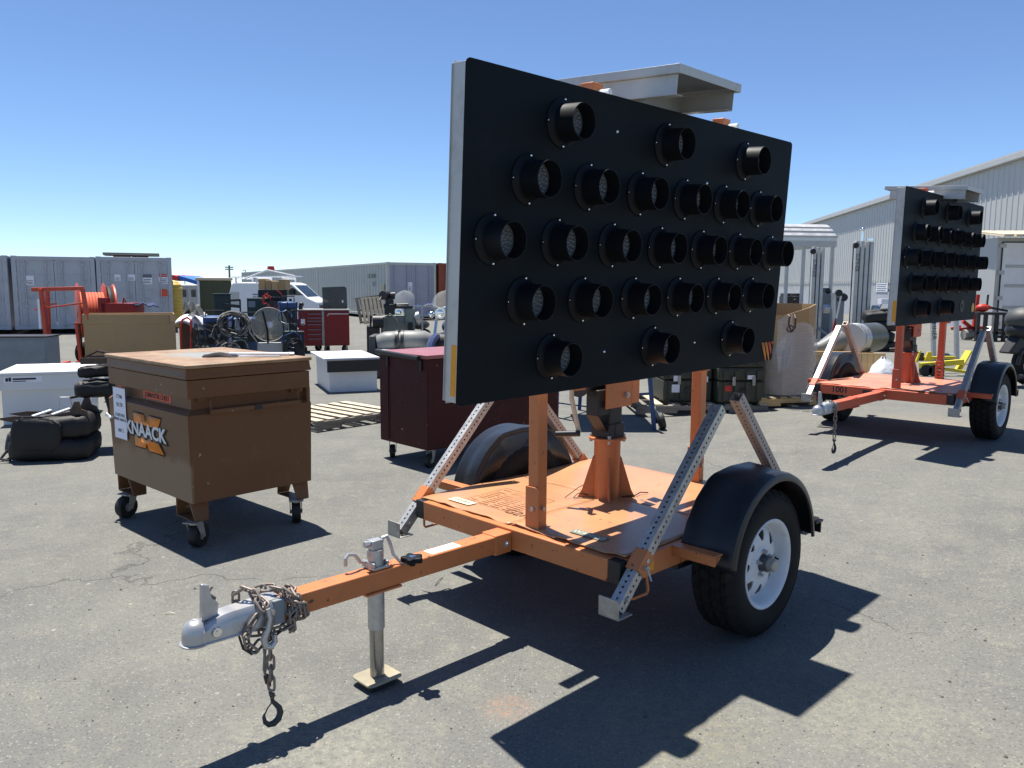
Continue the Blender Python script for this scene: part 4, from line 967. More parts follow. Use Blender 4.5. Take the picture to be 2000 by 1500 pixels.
g = MB(); g.bar((X_(95), 0, .03), (X_(170), -.0, .05), .07, .07, (0, 1, 0)); g.bar((X_(95), 0, .03), (X_(80), 1.1, .03), .07, .07); g.bx(X_(148), X_(165), -.05, .05, .08, .16); g.build('base_frame', REDB, t, bevel=.005)
g = MB(); g.bx(X_(84), X_(88), -.05, -.03, Z_(642), Z_(585)); g.build('white_plate', WHITEP, t); g = MB(); g.bar((X_(86), .2, Z_(655)), (X_(84), .2, Z_(600)), .05, .05); g.build('cylinder_rod', BLUEP, t)
Tr = Matrix.Translation((at(185, 600, a.y+2.0).x-a.x, 2.0, .95)) @ Matrix.Diagonal((1.12, 1.12, 1.12, 1)) @ Matrix.Rotation(R_(28), 4, 'Z') @ Matrix.Rotation(R_(90), 4, 'Y')
g = MB()
for z in (-.18, .26): g.lathe([(.08, z), (.58, z), (.60, z+.015), (.58, z+.03), (.08, z+.03)], 40, Tr, close=True)
g.build('reel_flange', HYD, t)
g = MB()
for i in range(8): g.lathe([(.40+.028*math.cos(2*math.pi*j/8), -.12+.052*i+.028*math.sin(2*math.pi*j/8)) for j in range(8)], 36, Tr, close=True)
g.build('hose_coil', HOSE, t)
g = MB(); g.lathe([(.50+.045*math.cos(2*math.pi*j/8), .36+.05*math.sin(2*math.pi*j/8)) for j in range(8)], 36, Tr, close=True); g.build('black_hose', CABLEB, t)
g = MB(); g.lathe([(.1, .26), (.57, .42), (.57, .45), (.1, .46)], 32, Tr); g.build('rear_flange', HYD, t)
g = MB(); xe = lambda px: at(px, 600, a.y+1.5).x-a.x; g.bx(xe(208), xe(270), 1.45, 2.0, 1.0, 1.21); g.bx(xe(202), xe(216), 1.45, 1.7, .7, 1.32); g.tube([(xe(248), 1.5, 1.2), (xe(250), 1.5, 1.32), (xe(254), 1.5, 1.22)], .02, 6); g.bx(xe(215), xe(262), 1.5, 1.9, .03, 1.0); g.build('engine_cover', REDP, t, bevel=.01)
g = MB(); rows = []
for i in range(11): rows.append([(xe(262)+i*.045, 1.45+.08*j, 1.19+.025*math.sin(i*1.3+j)+.02*math.sin(j*2)-.002*(i-5)**2) for j in range(6)])
g.grid(rows); g.build('tarp', BLUEC, t, solid=.01)
g = MB(); T = Matrix.Translation((X_(150), .25, .30)) @ Matrix.Rotation(R_(90), 4, 'Y') @ Matrix.Rotation(R_(0), 4, 'X'); g.lathe([(.08, -.07), (.17, -.08), (.20, -.05), (.20, .05), (.17, .08), (.08, .07)], 24, T, close=True); g.build('tyre', RUBBER, t)
g = MB(); g.cyl((X_(146)-.03, .2, .30), (X_(158), .2, .31), .05, .05, 14); g.bx(X_(138), X_(153), .19, .21, Z_(636), Z_(633)); g.bar((X_(147), .2, Z_(634)), (X_(149), .2, .36), .05, .04); g.build('jockey_stand', DARKST, t)

a = gp(168, 722); b = gp(346, 716)
t = thing('cardboard_bulk_box', 'large brown cardboard bulk box beside the orange-red hose reel cart', 'cardboard box', (a.x, a.y, 0), facing(a)-R_(4))
sB = a.y/F_PX; wB = (346-168)*sB*.93; hB = (720-613)*sB
g = MB()
for q_ in ((0, wB, 0, .02), (0, wB, 1.0, 1.02), (0, .02, .02, 1.0), (wB-.02, wB, .02, 1.0)): g.bx(*q_, 0, hB)
g.bx(.02, wB-.02, .02, 1.0, .0, .03); g.build('box_wall', CARD, t, bevel=.006)
g = MB(); g.bx(-.012, wB*.93, -.014, -.001, hB*.83, hB+.006); g.bx(-.014, -.001, -.001, 1.0, hB*.83, hB+.006); g.build('lid_flap', CARD, t, bevel=.003)
g = MB(); g.bx(wB*.94, wB+.012, -.014, -.001, hB*.86, hB+.01); g.bx(wB*.30, wB*.302, -.002, -.0005, .02, hB*.82); g.build('corner_flap', CARDIN, t, bevel=.003)

# ================================================================== middle distance
def loc(px, Y, z=None):
    """spot on the ground in the photograph's column px at depth Y"""
    P = at(px, 640, Y); return Vector((P.x, Y, gh(P.x, Y) if z is None else z))
def hz(px, py, Y): return at(px, py, Y).z
class Bill:
    """measuring frame for one thing: u = metres to the right, v = height, from spots in the photograph at its own depth"""
    def __init__(s, px0, Y): s.px0, s.Y = px0, Y; s.P = loc(px0, Y); s.rz = facing(s.P); s.k = Y/F_PX*math.cos(s.rz); s.z0 = s.P.z
    def u(s, px): return (px-s.px0)*s.k
    def v(s, py): return hz(s.px0, py, s.Y)-s.z0

# ---- shipping containers
def container(label, loc_, rz, Ld, paint, doorp, H=2.59, W_=2.44, group='shipping containers', signs=(), side_text=None, far=False, sealed=False):
    t = thing('shipping_container', label, 'shipping container', loc_, rz, group)
    f = .12; z0 = .15
    # corrugated long sides and roof
    def corr(L): 
        pts = []; x = .14; n = int((L-.28)/(.42 if L > 8 else .28)); st = (L-.28)/n
        for i in range(n): pts += [(x+st*i, 0), (x+st*i+st*.28, 0), (x+st*i+st*.5, .036 if L < 8 else .06), (x+st*i+st*.78, .036 if L < 8 else .06)]
        return pts+[(L-.14, 0)]
    c = corr(Ld); g = MB(); g.grid([[(.03+d, y, z0+.12) for y, d in c], [(.03+d, y, H-.1) for y, d in c]]); g.build('side_wall', paint, t, smooth=False)
    g = MB(); g.grid([[(W_-.03-d, y, H-.1) for y, d in c], [(W_-.03-d, y, z0+.12) for y, d in c]]); g.build('side_wall', paint, t, smooth=False)
    g = MB(); g.bx(.06, W_-.06, .06, Ld-.06, H-.05, H-.03); g.build('roof', paint, t)
    g = MB(); g.bx(.05, W_-.05, Ld-.10, Ld-.06, z0, H-.06); g.build('end_wall', paint, t)
    g = MB()
    for x in (0, W_-.13):
        for y in (0, Ld-.13): g.bx(x, x+.13, y, y+.13, z0, H)
    for x in (.005, W_-.085): g.bx(x, x+.08, .131, Ld-.131, z0, z0+.12); g.bx(x, x+.08, .131, Ld-.131, H-.1, H-.005)
    g.bx(.131, W_-.131, .0, .10, H-.13, H-.004); g.bx(.131, W_-.131, .0, .10, z0, z0+.13); g.build('frame', paint, t, bevel=.006)
    for x in (-.004, W_-.146): 
        for z in (z0-.004, H-.116): g = MB(); g.bx(x, x+.15, -.006, .15, z, z+.12); g.bx(x+.05, x+.10, -.007, -.0065, z+.035, z+.085); g.build('corner_casting', paint, t, bevel=.008)
    for k in (0, 1):                                         # two door leaves, each with recessed panels
        xa = .135+k*(W_/2-.13); xb = xa+W_/2-.14
        g = MB(); g.bx(xa, xb, .045, .075, z0+.135, H-.135)
        zs = [z0+.16, z0+.16+(H-.42)*.28, z0+.16+(H-.42)*.52, z0+.16+(H-.42)*.76, H-.16]
        for i in range(len(zs)): g.bx(xa+.002, xb-.002, .030, .0455, zs[i]-.028, zs[i]+.028)
        g.bx(xa+.001, xa+.08, .028, .0452, z0+.136, H-.136); g.bx(xb-.08, xb-.001, .028, .0452, z0+.136, H-.136); d = g.build('door', doorp, t, bevel=.004)
        for xr in (xa+.22, xb-.22):
            g = MB(); g.cyl((xr, .012, z0+.03), (xr, .012, H-.04), .017, .017, 8)
            for z in (z0+.1, z0+.75, z0+1.5, H-.25): g.bx(xr-.05, xr+.05, .0, .028, z-.03, z+.03)
            g.bx(xr-.01, xr+.20, -.004, .008, z0+.92, z0+.96); g.build('lock_rod', doorp, d)
        for i in range(5): g = MB(); g.bx((xa-.03 if k == 0 else xb-.02), (xa+.02 if k == 0 else xb+.03), .012, .032, z0+.3+i*.47, z0+.40+i*.47); g.build('hinge', doorp, d)
    for (x, z, w_, h_, kind) in signs:
        g = MB(); g.bx(x, x+w_, .0215, .0275, z, z+h_); sg = g.build('sign', PAPER if kind != 'red' else LOGOR, t)
        if kind in ('caution', 'danger'):
            g = MB(); g.bx(x+.01, x+w_-.01, .019, .0212, z+h_*.66, z+h_-.01); g.build('sign_header', INK if kind == 'caution' else REDB, sg)
            text('WARNING' if kind == 'caution' else 'DANGER', w_*.17, WHITEINK, sg, basis((x+w_/2, .0185, z+h_*.81), (1, 0, 0), (0, 0, 1)))
        if kind != 'red':
            for i in range(3): g = MB(); g.bx(x+w_*.15, x+w_*(.85-.1*(i % 2)), .0195, .0212, z+h_*(.12+.16*i), z+h_*(.18+.16*i)); g.build('print_line', INK, sg)
    return t
RZC = R_(23); DC = Vector((math.cos(RZC), math.sin(RZC)))
def along(P, px):                                   # how far along the row the column px lies
    d = ray(px, 600); return (d.x*P.y-d.y*P.x)/(d.y*DC.x-d.x*DC.y)
P0 = at(30, 640, 25.4); LB = along(P0, 192); LC = along(P0, 338.5)
SG = [(.38, 1.55, .22, .30, 'info')]
SG2 = [(.55, 1.60, .20, .22, 'info'), (.95, 1.62, .26, .20, 'info'), (1.42, 1.50, .34, .34, 'caution'), (1.95, 1.52, .34, .34, 'danger'), (1.97, 1.1, .26, .24, 'red')]
SG2 = [(x*.95, z+.1, w_*.9, h_, k) for x, z, w_, h_, k in SG2]
container('grey shipping container cut off by the left edge of the picture', (P0.x-2.55*DC.x, P0.y-2.55*DC.y, 0), RZC, 6.06, CONT, CONT, H=2.47)
container('grey shipping container, doors facing, directly behind the orange-red reel cart', (P0.x, P0.y, 0), RZC, 6.06, CONT, CONT, H=2.47, W_=LB-.04, signs=SG)
container('grey shipping container with warning signs on its doors and a pallet on its roof', (P0.x+LB*DC.x, P0.y+LB*DC.y, 0), RZC, 6.06, CONT, CONT, H=2.49, W_=LC-LB, signs=SG2)
t = thing('platform', 'dark platform raised on two blocks on the roof of the signed container', 'platform', (P0.x+(LB+.15)*DC.x-.6*DC.y, P0.y+(LB+.15)*DC.y+.8, 2.445), RZC)
g = MB(); g.bx(-.05, 1.65, -.6, .6, .11, .19); g.build('deck', WOODG, t); 
for x in (.25, .8): g = MB(); g.bx(x, x+.5, -.5, .5, 0, .11); g.build('block', DARKST, t)

Pn = gp(757, 626); rz = R_(28.5)
dv = Vector((-math.sin(rz), math.cos(rz), 0))
cols = (('pale grey container nearest in the row of three, lilac doors towards the yard', CONT2, CONTV), ('pale grey container in the middle of the row of three', CONT2, CONT2), ('pale grey container at the far end of the row of three', CONT2, CONT2))
for i, (lab, pa, dp) in enumerate(cols):
    o = container(lab, Pn+dv*(12.25*i), rz, 12.19, pa, dp, H=2.68, signs=[(1.02, 1.35, .22, .42, 'info')] if i == 0 else ())
    if i == 0:
        text('SGS 100184', .30, INK, o, basis((.0, 2.2, 2.05), (0, -1, 0), (0, 0, 1)), sx=.8); text('42G', .28, INK, o, basis((.0, 1.9, 1.68), (0, -1, 0), (0, 0, 1)), sx=.8)
        g = MB(); g.bx(-.002, .002, .42, .56, 1.35, 1.65); g.build('amber_placard', YELT, o)
dx = Vector((math.cos(rz), math.sin(rz), 0))
container('rust red container beside the lilac container doors', Pn+dx*2.6, rz, 12.19, CONTR, CONTR, H=2.68, signs=[(.62, 1.3, .30, .5, 'info')])

# ---- pallets leaning on the container row
p = gp(716, 632)
for i in range(2):
    t = pallet('pallet', ('brown wooden pallet leaning on the pale container row, left one', 'brown wooden pallet leaning on the pale container row, right one')[i], (p.x-.28+.22*i, p.y-.25*i, 0), 0, [WOODG if i == 0 else WOODP], 7, 1.1, 1.1)
    t.rotation_euler = (R_(72), R_(-8+3*i), R_(18))

# ---- things beyond: power pole, tanks, sheds, vans
B = Bill(452, 150); t = thing('utility_pole', 'distant wooden power pole with crossarms above the vans', 'power pole', B.P, 0)
g = MB(); g.cyl((0, 0, 0), (0, 0, B.v(518)), .22, .16, 8); g.build('pole', WOODG, t)
for py in (522, 526): g = MB(); g.bx(-.75, .75, -.08, .08, B.v(py)-.1, B.v(py)+.1); g.build('crossarm', WOODG, t)
for px, top in ((365, 537), (483, 527)):
    B = Bill(px, 170); t = thing('utility_pole', 'thin distant pole with a bracket, ' + ('left of the green box shed' if px == 365 else 'above the white van roof'), 'pole', B.P, 0); g = MB(); g.cyl((0, 0, 0), (0, 0, B.v(top)), .12, .1, 8); g.build('pole', STEEL, t); g = MB(); g.bx(-.5, 0, -.05, .05, B.v(top)-.15, B.v(top)); g.build('bracket', STEEL, t)

B = Bill(342, 30); t = thing('ribbed_tank', 'yellow ribbed plastic tank beside the signed grey container', 'tank', B.P, 0)
g = MB(); n = 14; H_ = B.v(548); rows = []
for i in range(57):
    z = H_*i/56; r = .42*(1 if z < H_-.3 else math.sqrt(max(.02, 1-((z-H_+.3)/.31)**2)))+.02*math.sin(z*2*math.pi/.13); rows.append([(.72*r*math.cos(a), .72*r*math.sin(a), z) for a in [2*math.pi*j/28 for j in range(29)]])
g.grid(rows); g.build('shell', YELT, t)
B = Bill(375, 60); t = thing('blue_tent', 'bright blue sloped awning with a red end, far behind the yellow tank', 'awning', B.P, 0)
g = MB(); a_, b_, c_, d_ = (B.u(350), B.v(538)), (B.u(392), B.v(549)), (B.u(392), B.v(557)), (B.u(350), B.v(545)); g.prism([a_, d_, c_, b_], 0, 4, Matrix.Rotation(math.pi/2, 4, 'X') @ Matrix.Translation((0, 0, -4))); g.build('canopy', BLUEB, t)
g = MB(); g.prism([(B.u(338), B.v(537)), (B.u(338), B.v(547)), (B.u(351), B.v(549)), (B.u(351), B.v(540))], 0, 4, Matrix.Rotation(math.pi/2, 4, 'X') @ Matrix.Translation((0, 0, -3.9))); g.build('red_end', REDB, t)
g = MB(); g.bx(B.u(340), B.u(391), .3, 3.8, 0, B.v(556)); g.build('body', WHMETAL, t)
for px, w_, lab in ((364, 17, 'white camper trailer with a small dark window beside the yellow tank'), (382, 22, 'white cab body between the camper trailer and the green box')):
    B = Bill(px, 40); t = thing('camper_trailer', lab, 'trailer', B.P, B.rz); g = MB(); h = B.k*w_/2; g.bx(-h, h, 0, 3, .5, B.v(556)); g.build('body', WHMETAL, t, bevel=.05)
    g = MB(); g.bx(-h*.5, h*.3, -.02, -.005, B.v(580), B.v(566)); g.build('window', GLASSD, t); g = MB(); 
    for y in (.6, 2.2): g.cyl((-h-.02, y, .35), (-h+.2, y, .35), .35, .35, 16); g.cyl((h-.2, y, .35), (h+.02, y, .35), .35, .35, 16)
    g.build('wheel', RUBBER, t)
B = Bill(373, 33); t = thing('rubble_heap', 'grey heap of covered scrap in front of the camper trailers', 'heap', B.P, 0); g = MB(); rows = []
for i in range(13): rows.append([(-.75+.125*i, .1*j-.4, max(0, (.95-.02*(i-6)**2-.012*(j-4)**2*1.6)*(.8+.25*math.sin(i*2.1+j*1.7)))) for j in range(9)])
g.grid(rows); g.build('cover', GREYV, t, smooth=False)
B = Bill(391, 34); t = thing('box_shed', 'olive green steel box with a pale roof rim beside the white van', 'storage unit', B.P, B.rz)
w_ = B.u(456); g = MB(); g.bx(0, w_, 0, 4, .1, B.v(548)); g.build('body', GREENT, t, bevel=.02); g = MB(); g.bx(-.12, w_+.05, -.08, 4.05, B.v(548)+.01, B.v(542)); g.build('roof_rim', TANROOF, t, bevel=.02)
g = MB(); g.bx(-.05, .04, -.05, -.005, .1, B.v(549)); g.build('corner_post', WHITEP, t)

def van(label, B, px0, px1, top, hood, mirror=False, rack=False):
    """pickup or van seen from its front quarter: local x to the right, y away"""
    t = thing('white_van', label, 'van', B.P, R_(0)); L = B.u(px1)-B.u(px0); x0 = B.u(px0); zt = B.v(top); zh = B.v(hood)
    prof = [(x0, .42), (x0+.03, zt*.72), (x0+.16, zt-.04), (x0+.24, zt), (x0+L*.66, zt), (x0+L*.72, zt-.05), (x0+L*.88, zh+.04), (x0+L*.985, zh-.10), (x0+L, zh-.35), (x0+L, .42)]
    g = MB(); g.prism(prof, 0, 1.85, Matrix.Rotation(math.pi/2, 4, 'X') @ Matrix.Translation((0, 0, -1.85))); bd = g.build('body', VANW, t, bevel=.05, seg=3)
    g = MB(); g.prism([(x0+L*.60, zh+.12), (x0+L*.615, zt-.14), (x0+L*.66, zt-.10), (x0+L*.70, zt-.12), (x0+L*.845, zh+.12)], -.012, .004, Matrix.Rotation(math.pi/2, 4, 'X')); g.build('side_window', GLASSD, bd, bevel=.004)
    g = MB(); g.add([(x0+L*.735, .12, zt-.09), (x0+L*.735, 1.73, zt-.09), (x0+L*.872, 1.73, zh+.07), (x0+L*.872, .12, zh+.07)], [(3, 2, 1, 0), (0, 1, 2, 3)]); g.build('windscreen', GLASSD, bd, solid=.02)
    g = MB(); g.bx(x0+L*.04, x0+L*.13, -.015, -.002, zt*.52, zt*.80); g.build('rear_window', WHMETAL, bd); g = MB(); g.bx(x0+L*.20, x0+L*.42, -.014, -.002, zt*.50, zt*.82); g.build('side_panel', WHITEP, bd)
    g = MB(); g.bx(x0+L*.28, x0+L*.36, -.018, -.0145, zt*.74, zt*.77); g.bx(x0+L*.28, x0+L*.34, -.018, -.0145, zt*.69, zt*.715); g.build('door_print', GREYP, bd)
    g = MB(); g.bx(x0+L-.06, x0+L+.02, .25, 1.6, zh-.62, zh-.22); g.build('grille', BLACKM, bd)
    for y in (.05, 1.62): g = MB(); g.bx(x0+L-.10, x0+L+.015, y, y+.18, zh-.5, zh-.25); g.build('headlight', CHROME, bd, bevel=.01)
    g = MB(); g.bx(x0+L-.15, x0+L+.06, .0, 1.85, .35, .55); g.build('bumper', BLACKM, bd, bevel=.02)
    for x in (x0+L*.17, x0+L*.86):
        for y in (.12, 1.73): g = MB(); g.lathe([(.12, -.1), (.34, -.11), (.37, -.07), (.37, .07), (.34, .11), (.12, .1), (.12, -.1)], 24, Matrix.Translation((x, y, .37)) @ Matrix.Rotation(math.pi/2, 4, 'X')); w = g.build('wheel', RUBBER, t)
    g = MB(); g.bx(x0+L*.70, x0+L*.74, -.22, -.03, zh+.15, zh+.38); g.build('mirror', BLACKM, bd, bevel=.02)
    if rack:
        g = MB()
        for x in (x0+.3, x0+L*.32, x0+L*.6): g.tube([(x, .05, zt), (x, .05, zt+.14), (x, 1.8, zt+.14), (x, 1.8, zt)], .03, 6)
        for y in (.2, .6, 1.0, 1.4): g.bar((x0+.1, y, zt+.17), (x0+L*.72, y, zt+.22), .05, .03)
        g.tube([(x0+L*.2, -.02, zt+.12), (x0+L*.45, -.02, zt+.42), (x0+L*.75, .0, zt+.22)], .03, 6); g.build('ladder_rack', WHITEP, t)
        g = MB(); g.cyl((x0+L*.46, .3, zt+.40), (x0+L*.46, .3, zt+.55), .14, .11, 12); g.build('beacon', REDB, t)
    return t
B = Bill(450, 27.5); van('white work van with a ladder rack and a red beacon behind the welders', B, 446, 633, 551, 583, rack=True)
B = Bill(1540, 62); van('small white pickup far off in front of the warehouse', B, 1552, 1585, 553, 566)

# ---- red roller cabinet with an upright dark sheet
B = Bill(583, 18.9); t = thing('tool_cabinet', 'dark red rolling tool cabinet with drawers and an upright smoked sheet', 'tool cabinet', B.P, B.rz)
wd = B.u(684); zt = B.v(607); xm = B.u(631); z0 = B.v(676)
g = MB(); g.bx(.0, wd, 0, .75, z0, zt); g.build('body', REDP, t, bevel=.01)
for i, (a_, b_) in enumerate(((612, 618), (620, 625), (626, 631), (633, 641), (643, 650), (652, 659), (661, 672))):
    g = MB(); g.bx(B.u(600), xm-.03, -.018, -.002, B.v(b_), B.v(a_)); d = g.build('drawer', REDP, t, bevel=.004); g = MB(); g.bx(B.u(601), xm-.04, -.030, -.019, B.v(a_)-.022, B.v(a_)-.006); g.build('drawer_pull', GREYP, d)
g = MB(); g.bx(xm-.02, xm+.03, -.03, .0, z0+.01, zt+.01); g.build('corner_trim', CASTST, t); g = MB(); g.bx(-.03, wd+.02, -.04, .79, zt+.002, zt+.03); g.build('top', CASTST, t)
g = MB(); g.cyl((xm+.12, -.06, B.v(613)), (wd-.02, -.06, B.v(613)), .012, .012, 8); g.cyl((xm+.12, -.06, B.v(616)), (xm+.12, -.0, B.v(616)), .012, .012, 8); g.build('push_bar', CHROME, t)
g = MB(); g.bx(B.u(588), B.u(596), -.012, -.002, B.v(634), B.v(623)); g.build('paper_label', PAPER, t)
g = MB(); g.prism([(B.u(633), B.v(606)), (B.u(683), B.v(606)), (B.u(682), B.v(562)), (B.u(678), B.v(559)), (B.u(632), B.v(561))], -.50, -.49, Matrix.Rotation(math.pi/2, 4, 'X')); g.build('smoked_sheet', M('smoked_sheet', (.05, .055, .055), .3, var=.2, vs=2, alpha=.8), t); g = MB(); g.bx(B.u(672), B.u(675), .48, .49, B.v(592), B.v(587)); g.build('sticker', PAPER, t)
for px in (590, 640, 676): caster(t, B.u(px), .1, .085, z0, R_(px*3))
caster(t, B.u(620), .6, .085, z0, .4)
g = MB(); g.bx(B.u(584), B.u(592), .1, .5, zt+.03, zt+.12); g.ball((B.u(590), .2, zt+.14), .06, 10, 6); g.build('odds_and_ends', BLACKM, t)

# ---- floor fan
B = Bill(526, 16.2); t = thing('drum_fan', 'round grey floor fan with a dusty wire guard beside the red cabinet', 'fan', B.P, B.rz)
cz = B.v(634); r_ = 34*B.k; g = MB()
Tf = Matrix.Translation((0, 0, cz)) @ Matrix.Rotation(R_(90), 4, 'X')
g.lathe([(r_, -.06), (r_+.012, -.06), (r_+.012, .05), (r_, .05)], 40, Tf, close=True); g.build('drum', FANM, t)
g = MB()
for k in range(26): rr_ = .06+(r_-.06)*k/25; g.lathe([(rr_+.003*math.cos(2*math.pi*j/5), .11-.07*(rr_/r_)**2+.003*math.sin(2*math.pi*j/5)) for j in range(5)], 40, Tf, close=True)
for k in range(80):
    a = 2*math.pi*k/80; g.tube([(x*math.cos(a), -(.112-.07*(x/r_)**2), cz+x*math.sin(a)) for x in (.05, r_*.4, r_*.7, r_)], .0032, 3)
gd = g.build('wire_guard', FANM, t)
g = MB(); g.lathe([(.0001, .125), (.05, .12), (.075, .105), (.075, .09)], 20, Tf); g.build('hub_badge', WHITEP, gd)
for k in range(3):
    a = R_(120*k+20); g = MB(); rows = [[((.07+(r_-.11)*i/6)*math.cos(a+w_), -.03+.07*w_, cz+(.07+(r_-.11)*i/6)*math.sin(a+w_)) for w_ in (-.35, -.12, .12, .35)] for i in range(7)]; g.grid(rows); g.build('blade', FANM, t, solid=.004)
g = MB(); g.tube([(-r_-.03, 0, cz+.02), (-r_-.04, 0, cz-.15), (-.22, 0, cz-r_-.05), (-.15, -.05, .25)], .016, 6); g.tube([(r_+.03, 0, cz+.02), (r_+.04, 0, cz-.15), (.22, 0, cz-r_-.05), (.15, -.05, .42)], .016, 6); g.bx(-.24, .24, -.2, .2, .03, .43); g.build('stand', WHMETAL, t)
g = MB(); g.tube([(-.12, -.14, cz+.28), (-.08, -.15, cz+.1), (-.04, -.14, cz-.1), (-.03, -.12, cz-r_-.1), (-.05, -.2, .05)], .022, 6); g.build('strap', BLACKM, t)

# ---- engine-driven welders, cable, boxes
def welder(label, px, Y, w_, top, mat, extra=0):
    B = Bill(px, Y); t = thing('welding_machine', label, 'welder', B.P, B.rz+R_(random.uniform(-6, 6)), 'blue welding machines'); h = w_*B.k; zt = B.v(top)
    g = MB(); g.bx(0, h, 0, .9, .14, zt); g.build('housing', mat, t, bevel=.03); g = MB(); g.bx(.05, h-.05, -.015, -.001, zt*.45, zt*.9); g.build('panel', BLACKM, t, bevel=.006)
    for i in range(3): g = MB(); g.cyl((.12+.16*i, -.015, zt*.62), (.12+.16*i, -.04, zt*.62), .035, .03, 12); g.build('knob', GREYP, t)
    for x in (.06, h-.12):
        g = MB(); g.lathe([(.04, -.03), (.12, -.035), (.14, -.02), (.14, .02), (.12, .035), (.04, .03)], 18, Matrix.Translation((x+.03, .05, .14)) @ Matrix.Rotation(math.pi/2, 4, 'X')); g.build('wheel', RUBBER, t)
    g = MB(); g.tube([(.05, .1, zt), (.05, .1, zt+.12), (h-.05, .1, zt+.12), (h-.05, .1, zt)], .015, 6); g.build('lift_rail', BLACKM, t)
    return t, B, h, zt
welder('blue welding machine left of the coiled cable', 397, 15.6, 50, 619, BLUEP)
welder('blue welding machine right behind the round fan', 550, 17.0, 32, 590, BLUEP)
welder('blue welding machine partly behind the coiled cable', 452, 16.6, 60, 622, BLUEP)
B = Bill(437, 15.0); t = thing('cable_coil', 'grey and black heavy cable coiled on a black stand with its plug hanging', 'cable', B.P, B.rz)
g = MB(); rnd = random.Random(3)
for k in range(9):
    cx, czz, ra = B.u(459)+rnd.uniform(-.05, .05), B.v(631)+rnd.uniform(-.04, .04), rnd.uniform(.19, .27)
    g.tube([(cx+ra*1.05*math.cos(2*math.pi*j/26), -.05+.04*math.sin(j+k)-.02*k+.1, czz+ra*.8*math.sin(2*math.pi*j/26)) for j in range(26)], .014, 6, closed=True)
g.tube([(B.u(430), -.05, B.v(650)), (B.u(425), -.05, B.v(668)), (B.u(412), -.02, B.v(655)), (B.u(420), 0, B.v(635)), (B.u(445), -.1, B.v(628))], .013, 6); g.build('coil', CABLE, t)
g = MB(); rnd = random.Random(5)
for k in range(4): 
    cx, czz, ra = B.u(459)+rnd.uniform(-.03, .05), B.v(632), rnd.uniform(.16, .24); g.tube([(cx+ra*math.cos(2*math.pi*j/22), .0+.03*k, czz+ra*.8*math.sin(2*math.pi*j/22)) for j in range(22)], .015, 6, closed=True)
g.build('black_coil', CABLEB, t)
g = MB(); g.cyl((B.u(464), -.16, B.v(622)), (B.u(463), -.18, B.v(638)), .035, .045, 10); g.cyl((B.u(463), -.18, B.v(638)), (B.u(465), -.18, B.v(644)), .05, .05, 12); g.build('plug', GREYP, t)
g = MB(); g.bar((B.u(441), .05, 0), (B.u(441), .05, B.v(598)), .03); g.bar((B.u(471), .05, 0), (B.u(471), .05, B.v(586)), .03); g.bar((B.u(437), .05, B.v(588)), (B.u(472), .05, B.v(586)), .04); g.bar((B.u(441), .05, B.v(596)), (B.u(472), .05, B.v(599)), .10, .06); g.build('stand', BLACKM, t)
B = Bill(420, 18.6); t = thing('dark_machine_box', 'dark teal machine box standing behind the coiled cable', 'machine', B.P, B.rz)
g = MB(); g.bx(0, B.u(453), 0, .5, .1, B.v(576)); g.build('housing', TEALB, t, bevel=.01); g = MB(); g.bx(-.02, B.u(454), -.02, .52, B.v(576)+.002, B.v(576)+.03); g.build('lid', TEALB, t)
B = Bill(484, 18.4); t = thing('dark_machine_box', 'dark teal machine box standing behind the round fan', 'machine', B.P, B.rz)
g = MB(); g.bx(0, B.u(540), 0, .5, .1, B.v(582)); g.build('housing', TEALB, t, bevel=.01); g = MB(); g.bx(.03, B.u(500), -.012, -.001, B.v(600), B.v(588)); g.build('plate', GREYP, t)
B = Bill(503, 17.8); t = thing('red_hose_bundle', 'tangle of red and black hoses hanging over the round fan', 'hose', (B.P.x, B.P.y, 0), 0)
g = MB(); rnd = random.Random(9)
for k in range(5): g.tube([(B.u(529+3*k)+(.09+.03*k)*math.cos(a), -.2+.04*k, B.v(586)+(.10+.02*k)*math.sin(a)+.04*math.sin(3*a+k)) for a in [R_(24*j+k*55) for j in range(10)]], .009, 6)
g.build('red_hose', REDB, t)
g = MB()
for k in range(5): g.tube([(B.u(515+6*k), .02*k-.1, B.v(586)-.02*k), (B.u(540+5*k), -.1, B.v(580)), (B.u(560+2*k), -.1, B.v(600)), (B.u(565), -.1, B.v(660)), (B.u(562-4*k), -.1, .02)], .018, 6)
g.build('black_hose', CABLEB, t); g = MB(); g.bar((B.u(572), 0, 0), (B.u(572), 0, B.v(583)), .05); g.bx(B.u(505), B.u(575), 0, .3, .0, .06); g.build('stand', BLACKM, t)
B = Bill(506, 19.6); t = thing('plastic_crate', 'black crate behind the round fan holding the cardboard boxes', 'crate', (B.P.x, B.P.y, 0), B.rz)
g = MB(); g.bx(0, B.u(563), 0, .5, .6, B.v(566)); g.build('body', BLACKM, t, bevel=.01); g = MB(); g.bx(.05, B.u(560), .05, .45, 0, .6); g.build('base', DARKST, t)
for i, (a_, b_, tp) in enumerate(((506, 519, 544), (521, 532, 547), (533, 545, 549), (547, 562, 545))):
    g = MB(); x0, x1, z0, z1 = B.u(a_), B.u(b_), 0, B.v(tp)-B.v(566)-.012; g.bx(x0, x1, 0, .4, 0, z1); o = g.build('cardboard_box', CARD if i % 2 else CARDIN, None, bevel=.006); place(o, (B.P.x, B.P.y+.05, B.v(566)+.006+B.z0), 0); tag(o, ('leftmost of the small cardboard boxes on the black crate', 'second small cardboard box from the left on the black crate', 'third small cardboard box from the left on the black crate', 'rightmost small cardboard box on the black crate')[i], 'cardboard box', 'small cardboard boxes on the black crate')
B = Bill(350, 14.6); t = thing('hand_truck', 'red hand truck with a small dark pump at its foot, right of the bulk box', 'hand truck', B.P, 0)
